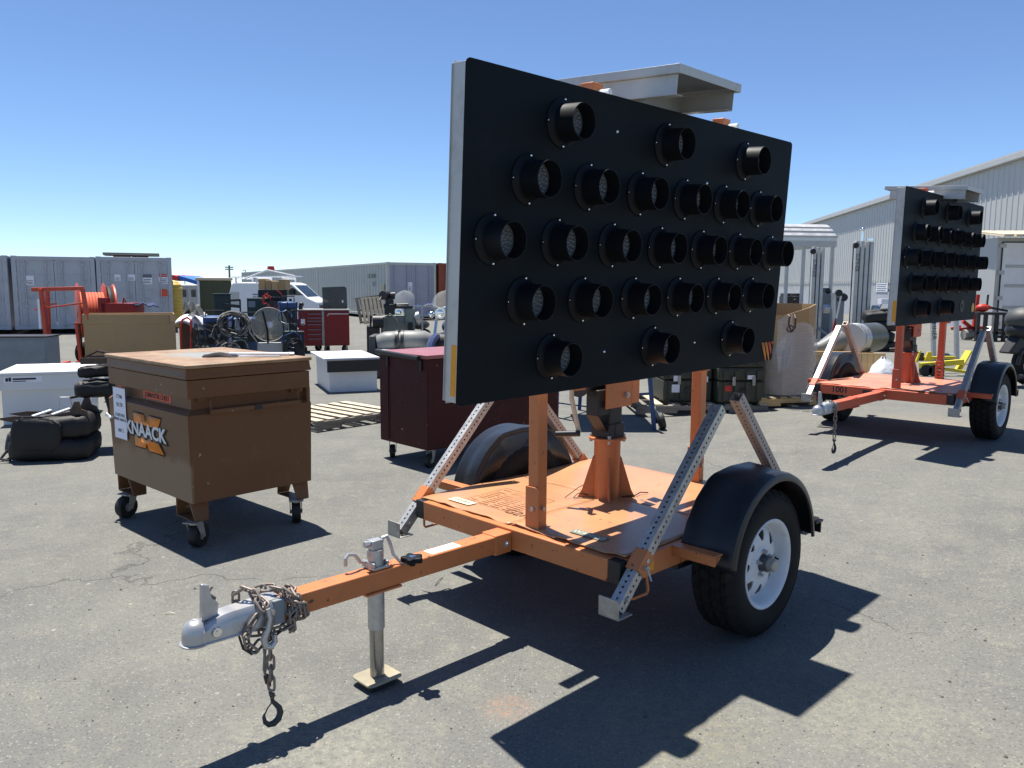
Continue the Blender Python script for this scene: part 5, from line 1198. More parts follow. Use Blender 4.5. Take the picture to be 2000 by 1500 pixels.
g = MB(); g.tube([(B.u(352), 0, .1), (B.u(352), 0, B.v(640)), (B.u(358), 0, B.v(624)), (B.u(368), 0, B.v(620)), (B.u(375), .02, B.v(626)), (B.u(371), 0, .1)], .02, 8); g.bar((B.u(352), 0, .4), (B.u(371), 0, .4), .025); g.bx(B.u(350), B.u(374), -.2, .02, .06, .08); g.build('frame', REDB, t)
g = MB(); rnd = random.Random(4)
for k in range(9): g.ball((B.u(rnd.uniform(354, 374)), -.15+rnd.uniform(-.05, .1), rnd.uniform(.12, .34)), rnd.uniform(.04, .09), 8, 6)
g.build('pump', DARKST, t); g = MB(); g.bx(B.u(360), B.u(368), -.30, -.25, .15, .30); g.build('tag_card', PAPER, t)
B = Bill(345, 16.8); t = thing('wrapped_bundle', 'white papers and foam pieces piled on a wrapped brown bundle', 'bundle', B.P, 0)
g = MB(); rows = []
for i in range(9): rows.append([(B.u(347)+(B.u(400)-B.u(347))*i/8, -.25+.1*j, (B.v(625)+.10*math.sin(i*.5)-.04*abs(j-3))) for j in range(7)])
g.grid(rows); g.build('paper_pile', PAPER, t, solid=.05); g = MB(); g.grid([[(B.u(380)+.08*i, -.3+.12*j, B.v(612)-.07*(i-1)**2*.4-.02*j) for j in range(5)] for i in range(6)]); g.build('draped_sheet', PAPER, t, solid=.01)
g = MB(); g.bx(B.u(350), B.u(395), 0, .4, 0, B.v(628)); g.build('bundle', M('brown_wrap', (.12, .075, .065), .6, var=.2), t, bevel=.02)
for i, px in enumerate((392, 398)): pass
B = Bill(393, 15.2); t = thing('gas_bottle', 'dark gas bottle standing left of the blue welding machine', 'gas bottle', B.P, 0); g = MB(); g.cyl((0, 0, 0), (0, 0, .55), .10, .10, 16); g.lathe([(.10, .55), (.085, .62), (.04, .68), (.035, .75), (.0001, .76)], 16); g.build('cylinder', BLACKM, t); g = MB(); g.cyl((-.06, 0, .76), (.06, 0, .76), .02, .02, 8); g.build('valve', CHROME, t)
B = Bill(400, 13.6)
for (px, ww, mt, lab) in ((393, 24, GREYV, 'grey hand tool lying on the ground past the tan chest'), (447, 30, REDB, 'flat red plastic tray lying on the ground below the fan')):
    P = loc(px+10, 13.2); g = MB(); L = ww*13.2/F_PX
    if mt is GREYV: g.tube([(0, 0, .06), (L*.3, 0, .12), (L*.6, .02, .1), (L, .05, .05)], [.05, .06, .045, .03], 10)
    else: g.prism([(0, 0), (L*.7, -.1), (L, .05), (L*.85, .3), (.1, .3)], 0, .10)
    o = g.build('hand_tool' if mt is GREYV else 'plastic_tray', mt, None, bevel=.01); place(o, P, 0); tag(o, lab, 'tool' if mt is GREYV else 'tray')

# ---- lathe / grinder machine, motorcycle, grey rolls
B = Bill(717, 15.2); t = thing('metalworking_machine', 'old grey-green metalworking machine with a motor on top, behind the maroon chest', 'machine', B.P, B.rz)
g = MB(); g.bx(B.u(745), B.u(812), .1, .7, 0, B.v(618)); g.build('pedestal', GREENM, t, bevel=.02); g = MB(); g.bx(B.u(792), B.u(812), .05, .5, B.v(636), B.v(602)); g.build('column', GREENM, t, bevel=.02)
g = MB(); g.bx(B.u(798), B.u(807), .03, .049, B.v(648), B.v(630)); g.build('vent', BLACKM, t)
g = MB(); g.bx(B.u(716), B.u(742), 0, .6, 0, B.v(637)); g.build('tray_body', DARKST, t, bevel=.01); g = MB(); g.cyl((B.u(728), -.05, B.v(628)), (B.u(748), -.05, B.v(628)), .12, .12, 20); g.tube([(B.u(724), -.05, B.v(640)), (B.u(724), -.05, B.v(622)), (B.u(731), -.05, B.v(614)), (B.u(740), -.05, B.v(620))], .02, 6); g.build('handwheel', BLACKM, t)
g = MB(); g.bx(B.u(752), B.u(772), .0, .4, B.v(615), B.v(594)); g.bx(B.u(770), B.u(808), .05, .4, B.v(603), B.v(597)); g.cyl((B.u(750), .1, B.v(598)), (B.u(800), .1, B.v(596)), .04, .04, 10); g.build('head', BLACKM, t, bevel=.01)
g = MB(); g.cyl((B.u(749), .05, B.v(577)), (B.u(762), .3, B.v(577)), .085, .085, 18); g.cyl((B.u(764), .15, B.v(577)), (B.u(773), .15, B.v(577)), .06, .07, 14); g.bx(B.u(754), B.u(770), .1, .3, B.v(594), B.v(582)); g.build('motor', DARKST, t)
g = MB(); g.tube([(B.u(749), .0, B.v(648)), (B.u(750), -.05, B.v(622)), (B.u(762), -.08, B.v(613)), (B.u(774), -.05, B.v(622)), (B.u(782), .0, B.v(645))], .018, 8); g.tube([(B.u(745), .1, B.v(600)), (B.u(742), .0, B.v(585)), (B.u(748), .1, B.v(576))], .01, 6); g.build('hose', CABLE, t)
g = MB(); g.bar((B.u(800), .2, B.v(600)), (B.u(845), .25, B.v(599)), .03); g.bar((B.u(845), .25, B.v(594)), (B.u(850), .25, B.v(603)), .05); g.cyl((B.u(812), .1, B.v(622)), (B.u(822), .1, B.v(618)), .10, .10, 18); g.bar((B.u(828), .25, 0), (B.u(828), .25, B.v(598)), .03); g.build('feed_arm', STEEL, t)
def windscreen_bike(label, px, Y, sc=1.):
    B = Bill(px, Y); t = thing('motorcycle', label, 'motorcycle', B.P, 0, 'touring motorcycles')
    T0 = Matrix.Rotation(R_(-15), 4, 'Z'); g = MB(); g.T = T0; rows = []
    zt, zb = B.v(567)*1.0, B.v(600)
    for i in range(13):
        v_ = i/12; z = zb+(zt-zb)*v_; w_ = .24*math.sqrt(max(.0, 1-(max(0, v_-.35)/.65)**2.2)); rows.append([(w_*u, -.10+.10*u*u+.16*v_, z) for u in np.linspace(-1, 1, 9)])
    g.grid(rows); g.build('windscreen', CLEARP, t, solid=.005)
    def mk(nm, mt, fn, bev=0): g = MB(); g.T = T0; fn(g); return g.build(nm, mt, t, bevel=bev)
    zh = B.v(611)
    mk('headlight', CHROME, lambda g: (g.cyl((0, -.22, zh), (0, -.02, zh), .10, .11, 20), g.ball((0, -.20, zh), .095, 16, 8, (1, .3, 1))))
    for s in (-1, 1): mk('spot_lamp', CHROME, lambda g: g.ball((s*.19, -.15, zh-.03), .06, 12, 8))
    mk('fork', CHROME, lambda g: [g.cyl((s*.10, -.12, zh-.08), (s*.09, -.42, .33), .028, .028, 10) for s in (-1, 1)])
    mk('handlebar', CHROME, lambda g: g.tube([(-.42, .12, zh+.12), (-.3, .02, zh+.16), (-.1, 0, zh+.08), (.1, 0, zh+.08), (.3, .02, zh+.16), (.42, .12, zh+.12)], .016, 8))
    w = mk('front_wheel', RUBBER, lambda g: g.lathe([(.22, -.05), (.31, -.055), (.335, 0), (.31, .055), (.22, .05)], 32, Matrix.Translation((0, -.44, .335)) @ Matrix.Rotation(R_(90), 4, 'Y'), close=True))
    mk('front_fender', BLUEC, lambda g: g.tube([(0, -.44-.37*math.cos(R_(a)), .335+.37*math.sin(R_(a))) for a in range(10, 171, 16)], .07, 8))
    mk('engine', CHROME, lambda g: (g.cyl((-.12, .25, .35), (-.05, .12, .72), .09, .10, 16), g.cyl((.12, .25, .35), (.05, .12, .72), .09, .10, 16), g.cyl((-.30, .3, .38), (.30, .3, .38), .14, .14, 18), g.tube([(-.2, .1, .6), (-.26, -.02, .45), (-.26, .1, .22), (-.26, .9, .2)], .035, 8)), .004)
    mk('crash_bar', CHROME, lambda g: g.tube([(0, -.02, .75), (-.32, -.05, .62), (-.36, -.05, .45), (-.3, 0, .3), (.3, 0, .3), (.36, -.05, .45), (.32, -.05, .62), (0, -.02, .75)], .016, 8))
    mk('fuel_tank', BLUEC, lambda g: g.ball((0, .38, .86), .2, 16, 10, (.8, 1.5, .7)))
    mk('seat', BLACKF, lambda g: g.ball((0, .95, .76), .2, 14, 8, (.9, 1.8, .5)))
    mk('rear_wheel', RUBBER, lambda g: g.lathe([(.20, -.065), (.31, -.07), (.335, 0), (.31, .07), (.20, .065)], 32, Matrix.Translation((0, 1.2, .335)) @ Matrix.Rotation(R_(90), 4, 'Y'), close=True))
    return t
windscreen_bike('motorcycle with a clear oval windscreen half hidden behind the grey-green machine', 787, 16.4)
windscreen_bike('motorcycle with a clear windscreen at the left edge of the near arrow board', 868, 14.4)
B = Bill(726, 14.0); t = thing('foam_roll', 'two grey padded rolls strapped end to end behind the maroon chest', 'roll', (B.P.x, B.P.y, 0), R_(3))
zc = B.v(670); rr_ = .20
g = MB(); n = 18
g.tube([(B.u(738), 0, zc-.02), (B.u(752), 0, zc), (B.u(772), 0, zc+.01), (B.u(779), .02, zc)], [rr_*.8, rr_, rr_*1.02, rr_*.9], n); g.build('roll', GREYV, t)
g = MB(); g.tube([(B.u(783), 0, zc+.01), (B.u(792), 0, zc+.02), (B.u(830), .02, zc+.02), (B.u(842), .05, zc)], [rr_*.9, rr_*1.02, rr_, rr_*.8], n); g.build('roll', GREYV, t)
g = MB(); g.tube([(B.u(840), .05, zc), (B.u(852), .05, zc), (B.u(880), .06, zc-.01)], [rr_*.7, rr_*.9, rr_*.85], n); g.build('roll', BLACKF, t)
for px in (776, 787): g = MB(); g.lathe([(rr_+.015, -.025), (rr_+.03, -.025), (rr_+.03, .025), (rr_+.015, .025)], 20, Matrix.Translation((B.u(px), 0, zc+.005)) @ Matrix.Rotation(R_(90), 4, 'Y'), close=True); g.build('strap', BLACKM, t)
g = MB(); g.bx(B.u(722), B.u(735), -.15, .5, 0, B.v(655)); g.bx(B.u(735), B.u(885), -.2, .3, 0, zc-.17); g.build('base', GREYD, t, bevel=.02)

# ---- behind the near trailer: blue stand, olive cases, wrapped bulk box
B = Bill(1100, 9.2); t = thing('rolling_work_stand', 'blue tubular rolling stand seen below the near arrow board', 'work stand', B.P, 0)
def leg(a, b, r=.022): g = MB(); g.bar(a, b, r*2); g.build('leg', BLUEP, t)
leg((B.u(1094), .5, .0), (B.u(1096), .5, 1.0)); leg((B.u(1150), 1.1, 0), (B.u(1158), 1.1, 1.0)); leg((B.u(1216), .3, .0), (B.u(1214), .3, 1.0)); leg((B.u(1274), -.3, .0), (B.u(1254), -.3, 1.05))
g = MB(); g.bar((B.u(1096), .5, .42), (B.u(1150), 1.1, .55), .03); g.bar((B.u(1216), .3, .30), (B.u(1266), -.25, .40), .03); g.bar((B.u(1096), .5, .18), (B.u(1216), .3, .12), .015); g.bar((B.u(1155), 1.1, .3), (B.u(1170), .9, .3), .03); g.build('brace', BLUEP, t)
g = MB(); g.bx(B.u(1098), B.u(1250), -.25, 1.0, 1.02, 1.06); g.build('platform', BLUEP, t)
for px, y in ((1287, -.3), (1290, .2)): 
    g = MB(); g.lathe([(.02, -.03), (.085, -.035), (.10, -.02), (.10, .02), (.085, .035), (.02, .03)], 20, Matrix.Translation((B.u(px), y, .10)) @ Matrix.Rotation(R_(75), 4, 'Y') @ Matrix.Rotation(0, 4, 'Z'), close=True); w = g.build('wheel', RUBBER2, t); g = MB(); g.bar((B.u(px), y-.04, .1), (B.u(px-12), y, .2), .02, .05); g.build('axle_bracket', GREYP, w)

a = gp(1400, 826); az = R_(17)
pt = pallet('pallet', 'grey weathered pallet under the olive equipment cases', (gp(1238, 806).x, gp(1238, 806).y-.35, .0), R_(2), [WOODG, WOODP, WOODG], 8, 1.62, 1.05)
pt.location.z = .03
def mcase(label, x, y, z, L, D_, H_, labels=()):
    t = thing('equipment_case', label, 'case', (x, y, z), R_(4), 'olive ribbed equipment cases')
    g = MB(); g.bx(0, L, 0, D_, 0, H_*.62); g.build('body', GREENP, t, bevel=.02); g = MB(); g.bx(0, L, 0, D_, H_*.635, H_); g.build('lid', GREENP, t, bevel=.02)
    for i in range(4): g = MB(); xx = .06+(L-.18)*i/3; g.bx(xx, xx+.07, -.02, -.001, .03, H_*.6); g.bx(xx, xx+.07, -.02, -.001, H_*.66, H_-.03); g.build('rib', GREENP, t, bevel=.006)
    for i in range(2): g = MB(); xx = L*(.28+.42*i); g.bx(xx, xx+.04, -.035, -.021, H_*.50, H_*.76); g.build('latch', CASTST, t, bevel=.004)
    g = MB(); g.bx(L*.42, L*.58, -.03, -.021, H_*.25, H_*.40); g.build('handle', BLACKM, t)
    for (lx, lz, lw, lh, mt) in labels: g = MB(); g.bx(lx, lx+lw, -.024, -.0215, lz, lz+lh); g.build('label', mt, t)
    return t
px_, py_ = pt.location.x, pt.location.y
mcase('olive equipment case, lower left of the stack on the grey pallet', px_+.34, py_+.20, .165, .62, .7, .44, ((.10, .12, .10, .10, PAPER), (.12, .26, .09, .07, PAPER), (.48, .25, .08, .07, PAPER)))
mcase('olive equipment case, lower right of the stack on the grey pallet', px_+1.0, py_+.10, .165, .60, .7, .44, ((.08, .15, .08, .07, REDB), (.36, .3, .09, .05, PAPER)))
mcase('olive equipment case, upper left of the stack on the grey pallet', px_+.34, py_+.20, .61, .62, .7, .30)
mcase('olive equipment case, upper right of the stack on the grey pallet', px_+1.0, py_+.10, .61, .60, .7, .30)

B = Bill(1530, 10.3); t = thing('wrapped_bulk_box', 'open eight-sided cardboard bulk box half wrapped in clear film', 'bulk box', (B.P.x+.0, B.P.y+.15, B.z0+.14), R_(12))
Rb = .425; H_ = hz(1580, 594, 10.3)-B.z0-.14; oc = []
for i in range(8): a = R_(22.5+45*i); oc.append((Rb*1.0*math.cos(a)*1.05, Rb*math.sin(a)))
lean = .0; n8 = 8
for i in range(8):
    p0, p1 = oc[i], oc[(i+1) % 8]; g = MB(); hh = lambda p: H_-.16*max(0, -(p[0]*.75+p[1]*.6))/Rb
    i0, i1 = (p0[0]*.975, p0[1]*.975), (p1[0]*.975, p1[1]*.975)
    g.add([(*p0, 0), (*p1, 0), (*p1, hh(p1)), (*p0, hh(p0)), (*i0, 0), (*i1, 0), (*i1, hh(p1)), (*i0, hh(p0))], [(0, 1, 2, 3), (5, 4, 7, 6), (3, 2, 6, 7), (0, 3, 7, 4), (1, 5, 6, 2), (0, 4, 5, 1)]); g.build('box_wall', CARD, t)
g = MB(); g.prism([(x*.97, y*.97) for x, y in oc], .0, .02); g.build('base', CARD, t)
g = MB(); rows = []
for j in range(15):
    v_ = j/14; rows.append([])
    for i in range(49):
        a = 2*math.pi*i/48; top = H_*(.52+.22*max(0, math.sin(a+2.4))+.12*math.sin(3*a)); z = top*v_; k8 = Rb*1.04*math.cos(R_(22.5))/max(.1, math.cos((a+R_(22.5)) % R_(45)-R_(22.5)))*1.05
        rr_ = k8+.008*math.sin(a*17+j*2.3)+.02*v_; rows[-1].append((rr_*math.cos(a), rr_*math.sin(a), z))
g.grid(rows); g.build('film', WRAP, t)
g = MB(); g.grid([[(-.30+.045*i+.04*j/9, -.44-.02*math.sin(i*2+j), H_*.83-(H_*.58)*j/9+.02*i) for i in range(6)] for j in range(10)]); g.build('loose_film', WRAP, t)
pallet('pallet', 'wooden pallet under the film-wrapped bulk box', (B.P.x-.40, B.P.y-.42, B.z0+.0), R_(12), [PLY, WOODP], 7, 1.0, 1.0)

# ---- right: plywood crate with duct and steel drum, bag
B = Bill(1592, 13.4); t = thing('plywood_crate', 'low plywood crate behind the red-orange trailer', 'crate', (B.P.x, B.P.y, B.z0), R_(-4))
wd = B.u(1738); zt = B.v(686)
g = MB(); g.bx(0, wd*.58, 0, .03, 0, zt-.09); g.build('panel', PLY, t); g = MB(); g.bx(0, wd*.58, -.02, .03, zt-.085, zt); g.build('rail', PLY, t, bevel=.004)
for i in range(5): g = MB(); g.bx(wd*.585+i*wd*.083, wd*.665+i*wd*.083, -.01-.004*(i % 2), .02, .0, zt-.02); g.build('plank', PLY, t, bevel=.003)
g = MB(); g.bx(0, .03, .03, 1.0, 0, zt-.05); g.bx(wd-.03, wd, .03, 1.0, 0, zt-.05); g.bx(0, wd, 1.0, 1.03, 0, zt-.05); g.build('back_panel', PLY, t)
g = MB(); g.bx(.03, wd-.03, .03, 1.0, zt-.12, zt-.08); g.build('lid', PLY, t)
t = thing('steel_drum', 'large steel drum with a white end plate lying on the plywood crate', 'drum', (B.P.x+B.u(1706), B.P.y+.40, B.z0+zt-.07), R_(42))
g = MB(); g.cyl((-.05, 0, .27), (.62, 0, .27), .25, .25, 36); g.build('shell', M('dull_drum_steel', (.12, .125, .11), .35, .6, var=.2, vs=4), t, bevel=.006); g = MB(); g.cyl((-.24, 0, .27), (-.052, 0, .27), .262, .262, 36)
g.build('flange_band', STEEL, t, bevel=.004); g = MB(); g.cyl((-.262, 0, .27), (-.242, 0, .27), .24, .24, 36); g.build('end_plate', WHMETAL, t)
for k in range(10): a = R_(36*k); g = MB(); g.cyl((-.14, .262*math.cos(a), .27+.262*math.sin(a)), (-.14, .275*math.cos(a), .27+.275*math.sin(a)), .014, .014, 8); g.build('bolt', CHROME, t)
t = thing('duct_section', 'bent grey duct section lying on the plywood crate beside the drum', 'duct', (B.P.x+.05, B.P.y+.3, B.z0+zt-.07), R_(0))
g = MB(); g.tube([(-.1, 0, .06), (.15, 0, .10), (.35, .05, .16), (.55, .15, .22)], [.07, .10, .16, .20], 16); g.build('duct', GREYV, t, bevel=0)
P = loc(1730, 13.0); g = MB(); rows = []
for i in range(11): rows.append([((.24+.03*math.sin(j*3+i))*math.cos(2*math.pi*j/14)*(1-(i/10)**2*.85), (.2)*math.sin(2*math.pi*j/14)*(1-(i/10)**2*.85), .036*i*(1+.1*math.sin(j*2))) for j in range(15)])
g.grid(rows); o = g.build('plastic_bag', BAG, None); place(o, P, 0); tag(o, 'crumpled clear plastic bag on the ground beside the plywood crate', 'bag')

# ---- material lifts with aluminium masts
def lift(label, px0, px1, Y, top, cols_, topcrank=False):
    B = Bill(px0, Y); t = thing('material_lift', label, 'material lift', B.P, R_(-6), 'aluminium mast lifts'); w_ = B.u(px1); zt = B.v(top)
    for i in range(cols_):
        x0 = w_*i/cols_; g = MB(); g.bx(x0+.014, x0+w_/cols_-.014, .02*i, .16+.02*i, .12, zt-.01*i); g.bx(x0+.02, x0+w_/cols_-.02, .02*i-.008, .02*i-.0005, .14, zt-.05); g.build('mast_section', ALUP, t, bevel=.004)
    g = MB(); g.bx(.02, w_-.02, .17+.02*cols_, .19+.02*cols_, .12, zt-.1); g.build('gap_shade_sheet', DARKST, t)  # dark sheet added behind the sections, stands in for shade in the gaps
    g = MB(); g.cyl((.0, -.06, zt-.12), (.0, .02, zt-.12), .07, .07, 16); g.build('pulley', BLACKM, t)
    text('SUMNER', .12, INK, t, basis((w_/cols_*.5+.0, -.012+0, zt-.55), (0, 0, -1), (1, 0, 0)))
    for s in (-1, 1): g = MB(); g.bar((w_/2, .1, .5), (w_/2+s*.55, -.55, .06), .05); g.build('outrigger', GREYP, t); g = MB(); g.bar((w_/2+s*.05, .1, .10), (w_/2+s*.45, .9, .06), .05); g.build('outrigger', GREYP, t)
    g = MB(); g.cyl((w_, -.05, .95), (w_+.14, -.05, .95), .11, .11, 16); g.bar((w_+.16, -.05, .95), (w_+.22, -.1, 1.15), .03); g.build('winch', STEEL, t)
    if topcrank: g = MB(); g.cyl((w_*.35, .05, zt), (w_*.35, .05, zt+.25), .03, .03, 8); g.ball((w_*.35, .05, zt+.28), .06, 10, 6); g.cyl((w_*.8, .1, zt), (w_*.8, .1, zt+.06), .09, .09, 14); g.build('top_handle', CHROME, t)
    return t
lift('aluminium mast lift left, just right of the bulk box', 1580, 1606, 21.0, 482, 3)
lift('aluminium mast lift right, with four wide mast columns and a top handle', 1662, 1702, 20.5, 470, 4, True)
B = Bill(1820, 16.0); t = thing('material_lift', 'grey folded lift frame seen below the red-orange trailer board', 'material lift', B.P, 0, 'aluminium mast lifts')
for a_, b_ in ((1818, 1829), (1838, 1846), (1869, 1880)): g = MB(); g.bar((B.u(a_), 0, 1.25), (B.u(b_), 0, .06), .085, .07); g.build('leg', ALUP, t, bevel=.004)
text('SUMNER', .13, INK, t, basis((B.u(1822), -.045, .72), (.10, 0, -1), (1, 0, .1)))
g = MB(); g.bx(B.u(1826), B.u(1884), -.1, .1, .02, .07); g.cyl((B.u(1850), -.08, .14), (B.u(1866), -.08, .14), .07, .07, 14); g.build('foot_frame', GREYP, t)
# hand truck between the lifts
B = Bill(1634, 19.5); t = thing('dolly', 'dark red triangular dolly with a round black top between the mast lifts', 'dolly', B.P, 0)
g = MB(); g.prism([(B.u(1617), .05), (B.u(1642), .05), (B.u(1630), B.v(620))], -.02, .02, Matrix.Rotation(math.pi/2, 4, 'X')); g.build('base_plate', REDP, t); g = MB(); g.cyl((0, -.05, B.v(572)), (0, .02, B.v(572)), 7*B.k, 7*B.k, 20); g.build('top_disc', BLACKM, t); g = MB(); g.bar((B.u(1630), 0, B.v(622)), (B.u(1626), 0, B.v(585)), .03); g.bar((B.u(1633), 0, B.v(622)), (B.u(1640), 0, B.v(578)), .03); g.build('arm', STEEL, t)
B = Bill(1604, 24); t = thing('electrical_cabinet', 'grey steel cabinet standing behind the mast lifts', 'cabinet', B.P, 0); g = MB(); g.bx(0, B.u(1622), 0, .6, 0, B.v(570)); g.build('body', GREYP, t, bevel=.01); g = MB(); g.cyl((B.u(1614), .0, B.v(568)), (B.u(1614), .4, B.v(568)), 6*B.k, 6*B.k, 20); g.build('reel', BLACKM, t); g = MB(); g.cyl((B.u(1613), -.02, B.v(606)), (B.u(1613), 0, B.v(606)), .03, .03, 12); g.build('knob', BLACKM, t)
B = Bill(1640, 23); t = thing('reel_of_cable', 'black cable reel hanging between the mast lifts', 'cable reel', B.P, 0)
g = MB(); g.cyl((B.u(1646), 0, B.v(581)), (B.u(1646), .3, B.v(581)), 8*B.k, 8*B.k, 20); g.build('reel', BLACKM, t); g = MB(); g.bx(B.u(1638), B.u(1656), .3, .7, 0, B.v(572)); g.build('stand', GREYP, t)

# ---- aluminium canopy
B = Bill(1520, 24); t = thing('aluminium_canopy', 'curved aluminium canopy roof on square posts in front of the warehouse', 'canopy', B.P, R_(8))
x0, x1 = B.u(1440), B.u(1638); zb, zt = B.v(480), B.v(434); D_ = 2.6; prof = [(0, zb), (0, zb+(zt-zb)*.42)]
for i in range(9): a = i/8; prof.append((D_*.0+.75*a, zb+(zt-zb)*(.42+.58*math.sin(a*math.pi/2))))
g = MB()
for i in range(len(prof)-1): (y0, z0), (y1, z1) = prof[i], prof[i+1]; g.add([(x0, y0, z0), (x1, y0, z0), (x1, y1, z1), (x0, y1, z1)], [(0, 1, 2, 3)])
g.add([(x0, .75, zt), (x1, .75, zt), (x1, D_, zt), (x0, D_, zt)], [(0, 1, 2, 3)]); g.build('roof', ALU, t, smooth=False, solid=.03)
g = MB(); g.add([(x1, 0, zb), (x1, D_, zb), (x1, D_, zt)]+[(x1, y, z) for y, z in reversed(prof[1:])], [tuple(range(3+len(prof)-1))]); g.build('end_panel', ALUP, t, solid=.02)
g = MB(); g.bx(x0, x1, -.02, .03, zb-.02, zb+.16); g.build('gutter_rail', ALUP, t)
for k, z in enumerate((.50, .64, .80)): y, zz = prof[1+2*k+1]; g = MB(); g.bx(x0, x1+.01, y-.06, y-.01, zz-.03, zz+.02); g.build('roof_rib', ALUP, t)
for px, y in ((1536, .1), (1571, .1), (1634, .1)): g = MB(); g.bar((B.u(px), y, 0), (B.u(px), y, zb), .08, .08); g.build('post', ALUP, t)

# ---- warehouse: a long side wall running towards the viewer on the right
WA = at(1588, 600, 54.7); WB = at(2000, 600, 26.8); dW = Vector((WB.x-WA.x, WB.y-WA.y)); azW = math.atan2(dW.y, dW.x); LW = dW.length+9; HW = 6.0
t = thing('warehouse', 'large pale grey corrugated metal warehouse with a long straight eave', 'warehouse', (WA.x, WA.y, 0), azW)
g = MB(); pts = []; x = -30; st = .40
while x < LW: pts += [(x, 0), (x+st*.66, 0), (x+st*.74, -.02), (x+st*.92, -.02)]; x += st
g.grid([[(x, d, 1.45) for x, d in pts], [(x, d, HW) for x, d in pts]]); g.build('metal_wall', WHMETAL, t, smooth=False)
g = MB(); g.bx(-30, LW, -.05, .2, -.05, 1.44); g.build('base_wall', CONT, t); g = MB(); g.bx(-30, LW, -.06, -.04, 2.05, 2.075); g.build('wall_seam', WHMETAL, t)
g = MB(); g.bx(-30, -29.8, .21, 20, 0, HW); g.build('end_wall', WHMETAL, t)
g = MB(); g.bx(-30.3, LW, -.22, -.06, HW-.06, HW+.18); g.build('gutter', WHMETAL, t, bevel=.02)
g = MB(); g.add([(-30.3, -.2, HW+.19), (LW, -.2, HW+.19), (LW, 12, HW+.6), (-30.3, 12, HW+.6), (LW, 12, HW+.4), (-30.3, 12, HW+.4)], [(0, 1, 2, 3), (3, 2, 4, 5)]); g.build('roof', WHMETAL, t)
xs_ = 0
def wx(px):
    d = ray(px, 600); return (d.x*WA.y-d.y*WA.x)/(d.y*math.cos(azW)-d.x*math.sin(azW))
x0, x1 = wx(1712), wx(1734); Ys = WA.y+math.sin(azW)*(x0+x1)/2; z0, z1 = hz(1722, 570, Ys), hz(1722, 553, Ys)
g = MB(); g.bx(x0, x1, -.075, -.055, z0, z1); sg = g.build('wall_sign', PAPER, t)
for i in range(4): g = MB(); g.bx(x0+.1, x1-.1-.1*(i % 2), -.079, -.0755, z1-(i+.85)*(z1-z0)/4.4, z1-(i+.45)*(z1-z0)/4.4); g.build('print_line', GREYP, sg)
# white site cabin with a tan roof
Y0 = 24.6; B = Bill(1936, Y0); t = thing('site_cabin', 'white panelled cabin with a tan ribbed roof at the right edge', 'cabin', (B.P.x, B.P.y, B.z0), R_(-2))
zt = B.v(464); g = MB(); g.bx(0, 1.95, 0, 1.6, .05, zt); g.build('wall', WHMETAL, t, bevel=.01)
g = MB(); g.bx(.16, 1.85, -.03, -.004, B.v(642), B.v(474)); dr = g.build('door', WHITEP, t, bevel=.006)
g = MB(); g.bx(.13, .155, -.035, -.002, B.v(644), B.v(472)); g.bx(.155, 1.85, -.035, -.002, B.v(474)+.002, B.v(472)); g.bx(.155, 1.85, -.035, -.002, B.v(646), B.v(643)); g.build('door_seal', BLACKM, t)
for py in (517, 555, 597): g = MB(); g.bx(.26, 1.8, -.045, -.031, B.v(py)-.09, B.v(py)+.0); g.build('door_rib', WHMETAL, dr, bevel=.01)
for py in (480, 532, 582, 632): g = MB(); g.bx(.06, .24, -.05, -.031, B.v(py)-.06, B.v(py)+.06); g.build('hinge', WHMETAL, dr)
g = MB(); x = -.15; zr = zt+.02
for i in range(6): g.bx(x+i*.35, x+i*.35+.28, -.25, 1.7, zr+.0, zr+.06)
g.T = Matrix.Identity(4); rf = g.build('roof_rib', TANROOF, t); rf.rotation_euler = (R_(7), 0, 0); rf.location = (0, .03, .04)
g = MB(); g.bx(-.18, 2.05, -.27, 1.7, zr-.01, zr+.0); rf = g.build('roof', TANROOF, t); rf.rotation_euler = (R_(7), 0, 0); rf.location = (0, .03, .04)

# ---- welding table with red vise, red carts
B = Bill(1909, 22.8); t = thing('steel_frame_table', 'black steel frame table carrying a red tool, by the white cabin', 'table', B.P, 0)
zt = B.v(615); x1 = B.u(1971)
for px in (1909, 1926, 1951, 1969): g = MB(); g.bar((B.u(px), 0, 0), (B.u(px), 0, zt), .10, .08); g.build('leg', BLACKM, t)
g = MB(); g.bx(-.05, x1+.08, -.05, .7, zt+.001, zt+.07); g.build('top_frame', BLACKM, t); g = MB(); g.bx(-.05, x1+.4, -.05, .05, B.v(652), B.v(648)); g.build('lower_rail', BLACKM, t)
t = thing('bench_tool', 'red bench tool with a long black handle on the black frame table', 'tool', (B.P.x, B.P.y, B.z0+zt+.072), 0)
g = MB(); g.ball((B.u(1926), .2, .12), .17, 14, 8, (1.1, .8, .7)); g.bar((B.u(1928), .2, .2), (B.u(1944), .2, .12), .10, .08); g.build('tool_head', REDB, t); g = MB(); g.bar((B.u(1943), .2, .13), (B.u(1983), .2, .04), .07, .06); g.bar((B.u(1936), .2, .2), (B.u(1937), .2, .5), .04); g.build('tool_handle', BLACKM, t)
B = Bill(1876, 23.5); t = thing('engine_hoist', 'red shop hoist and jack with grey wheels beside the black frame table', 'hoist', B.P, 0)
g = MB(); g.bar((B.u(1905), 0, .1), (B.u(1909), 0, B.v(575)), .09); g.bar((B.u(1870), 0, .30), (B.u(1925), 0, .36), .09); g.bar((B.u(1880), 0, .55), (B.u(1900), 0, .35), .09); g.bar((B.u(1860), .1, .32), (B.u(1880), .1, .38), .08); g.build('frame', REDB, t)
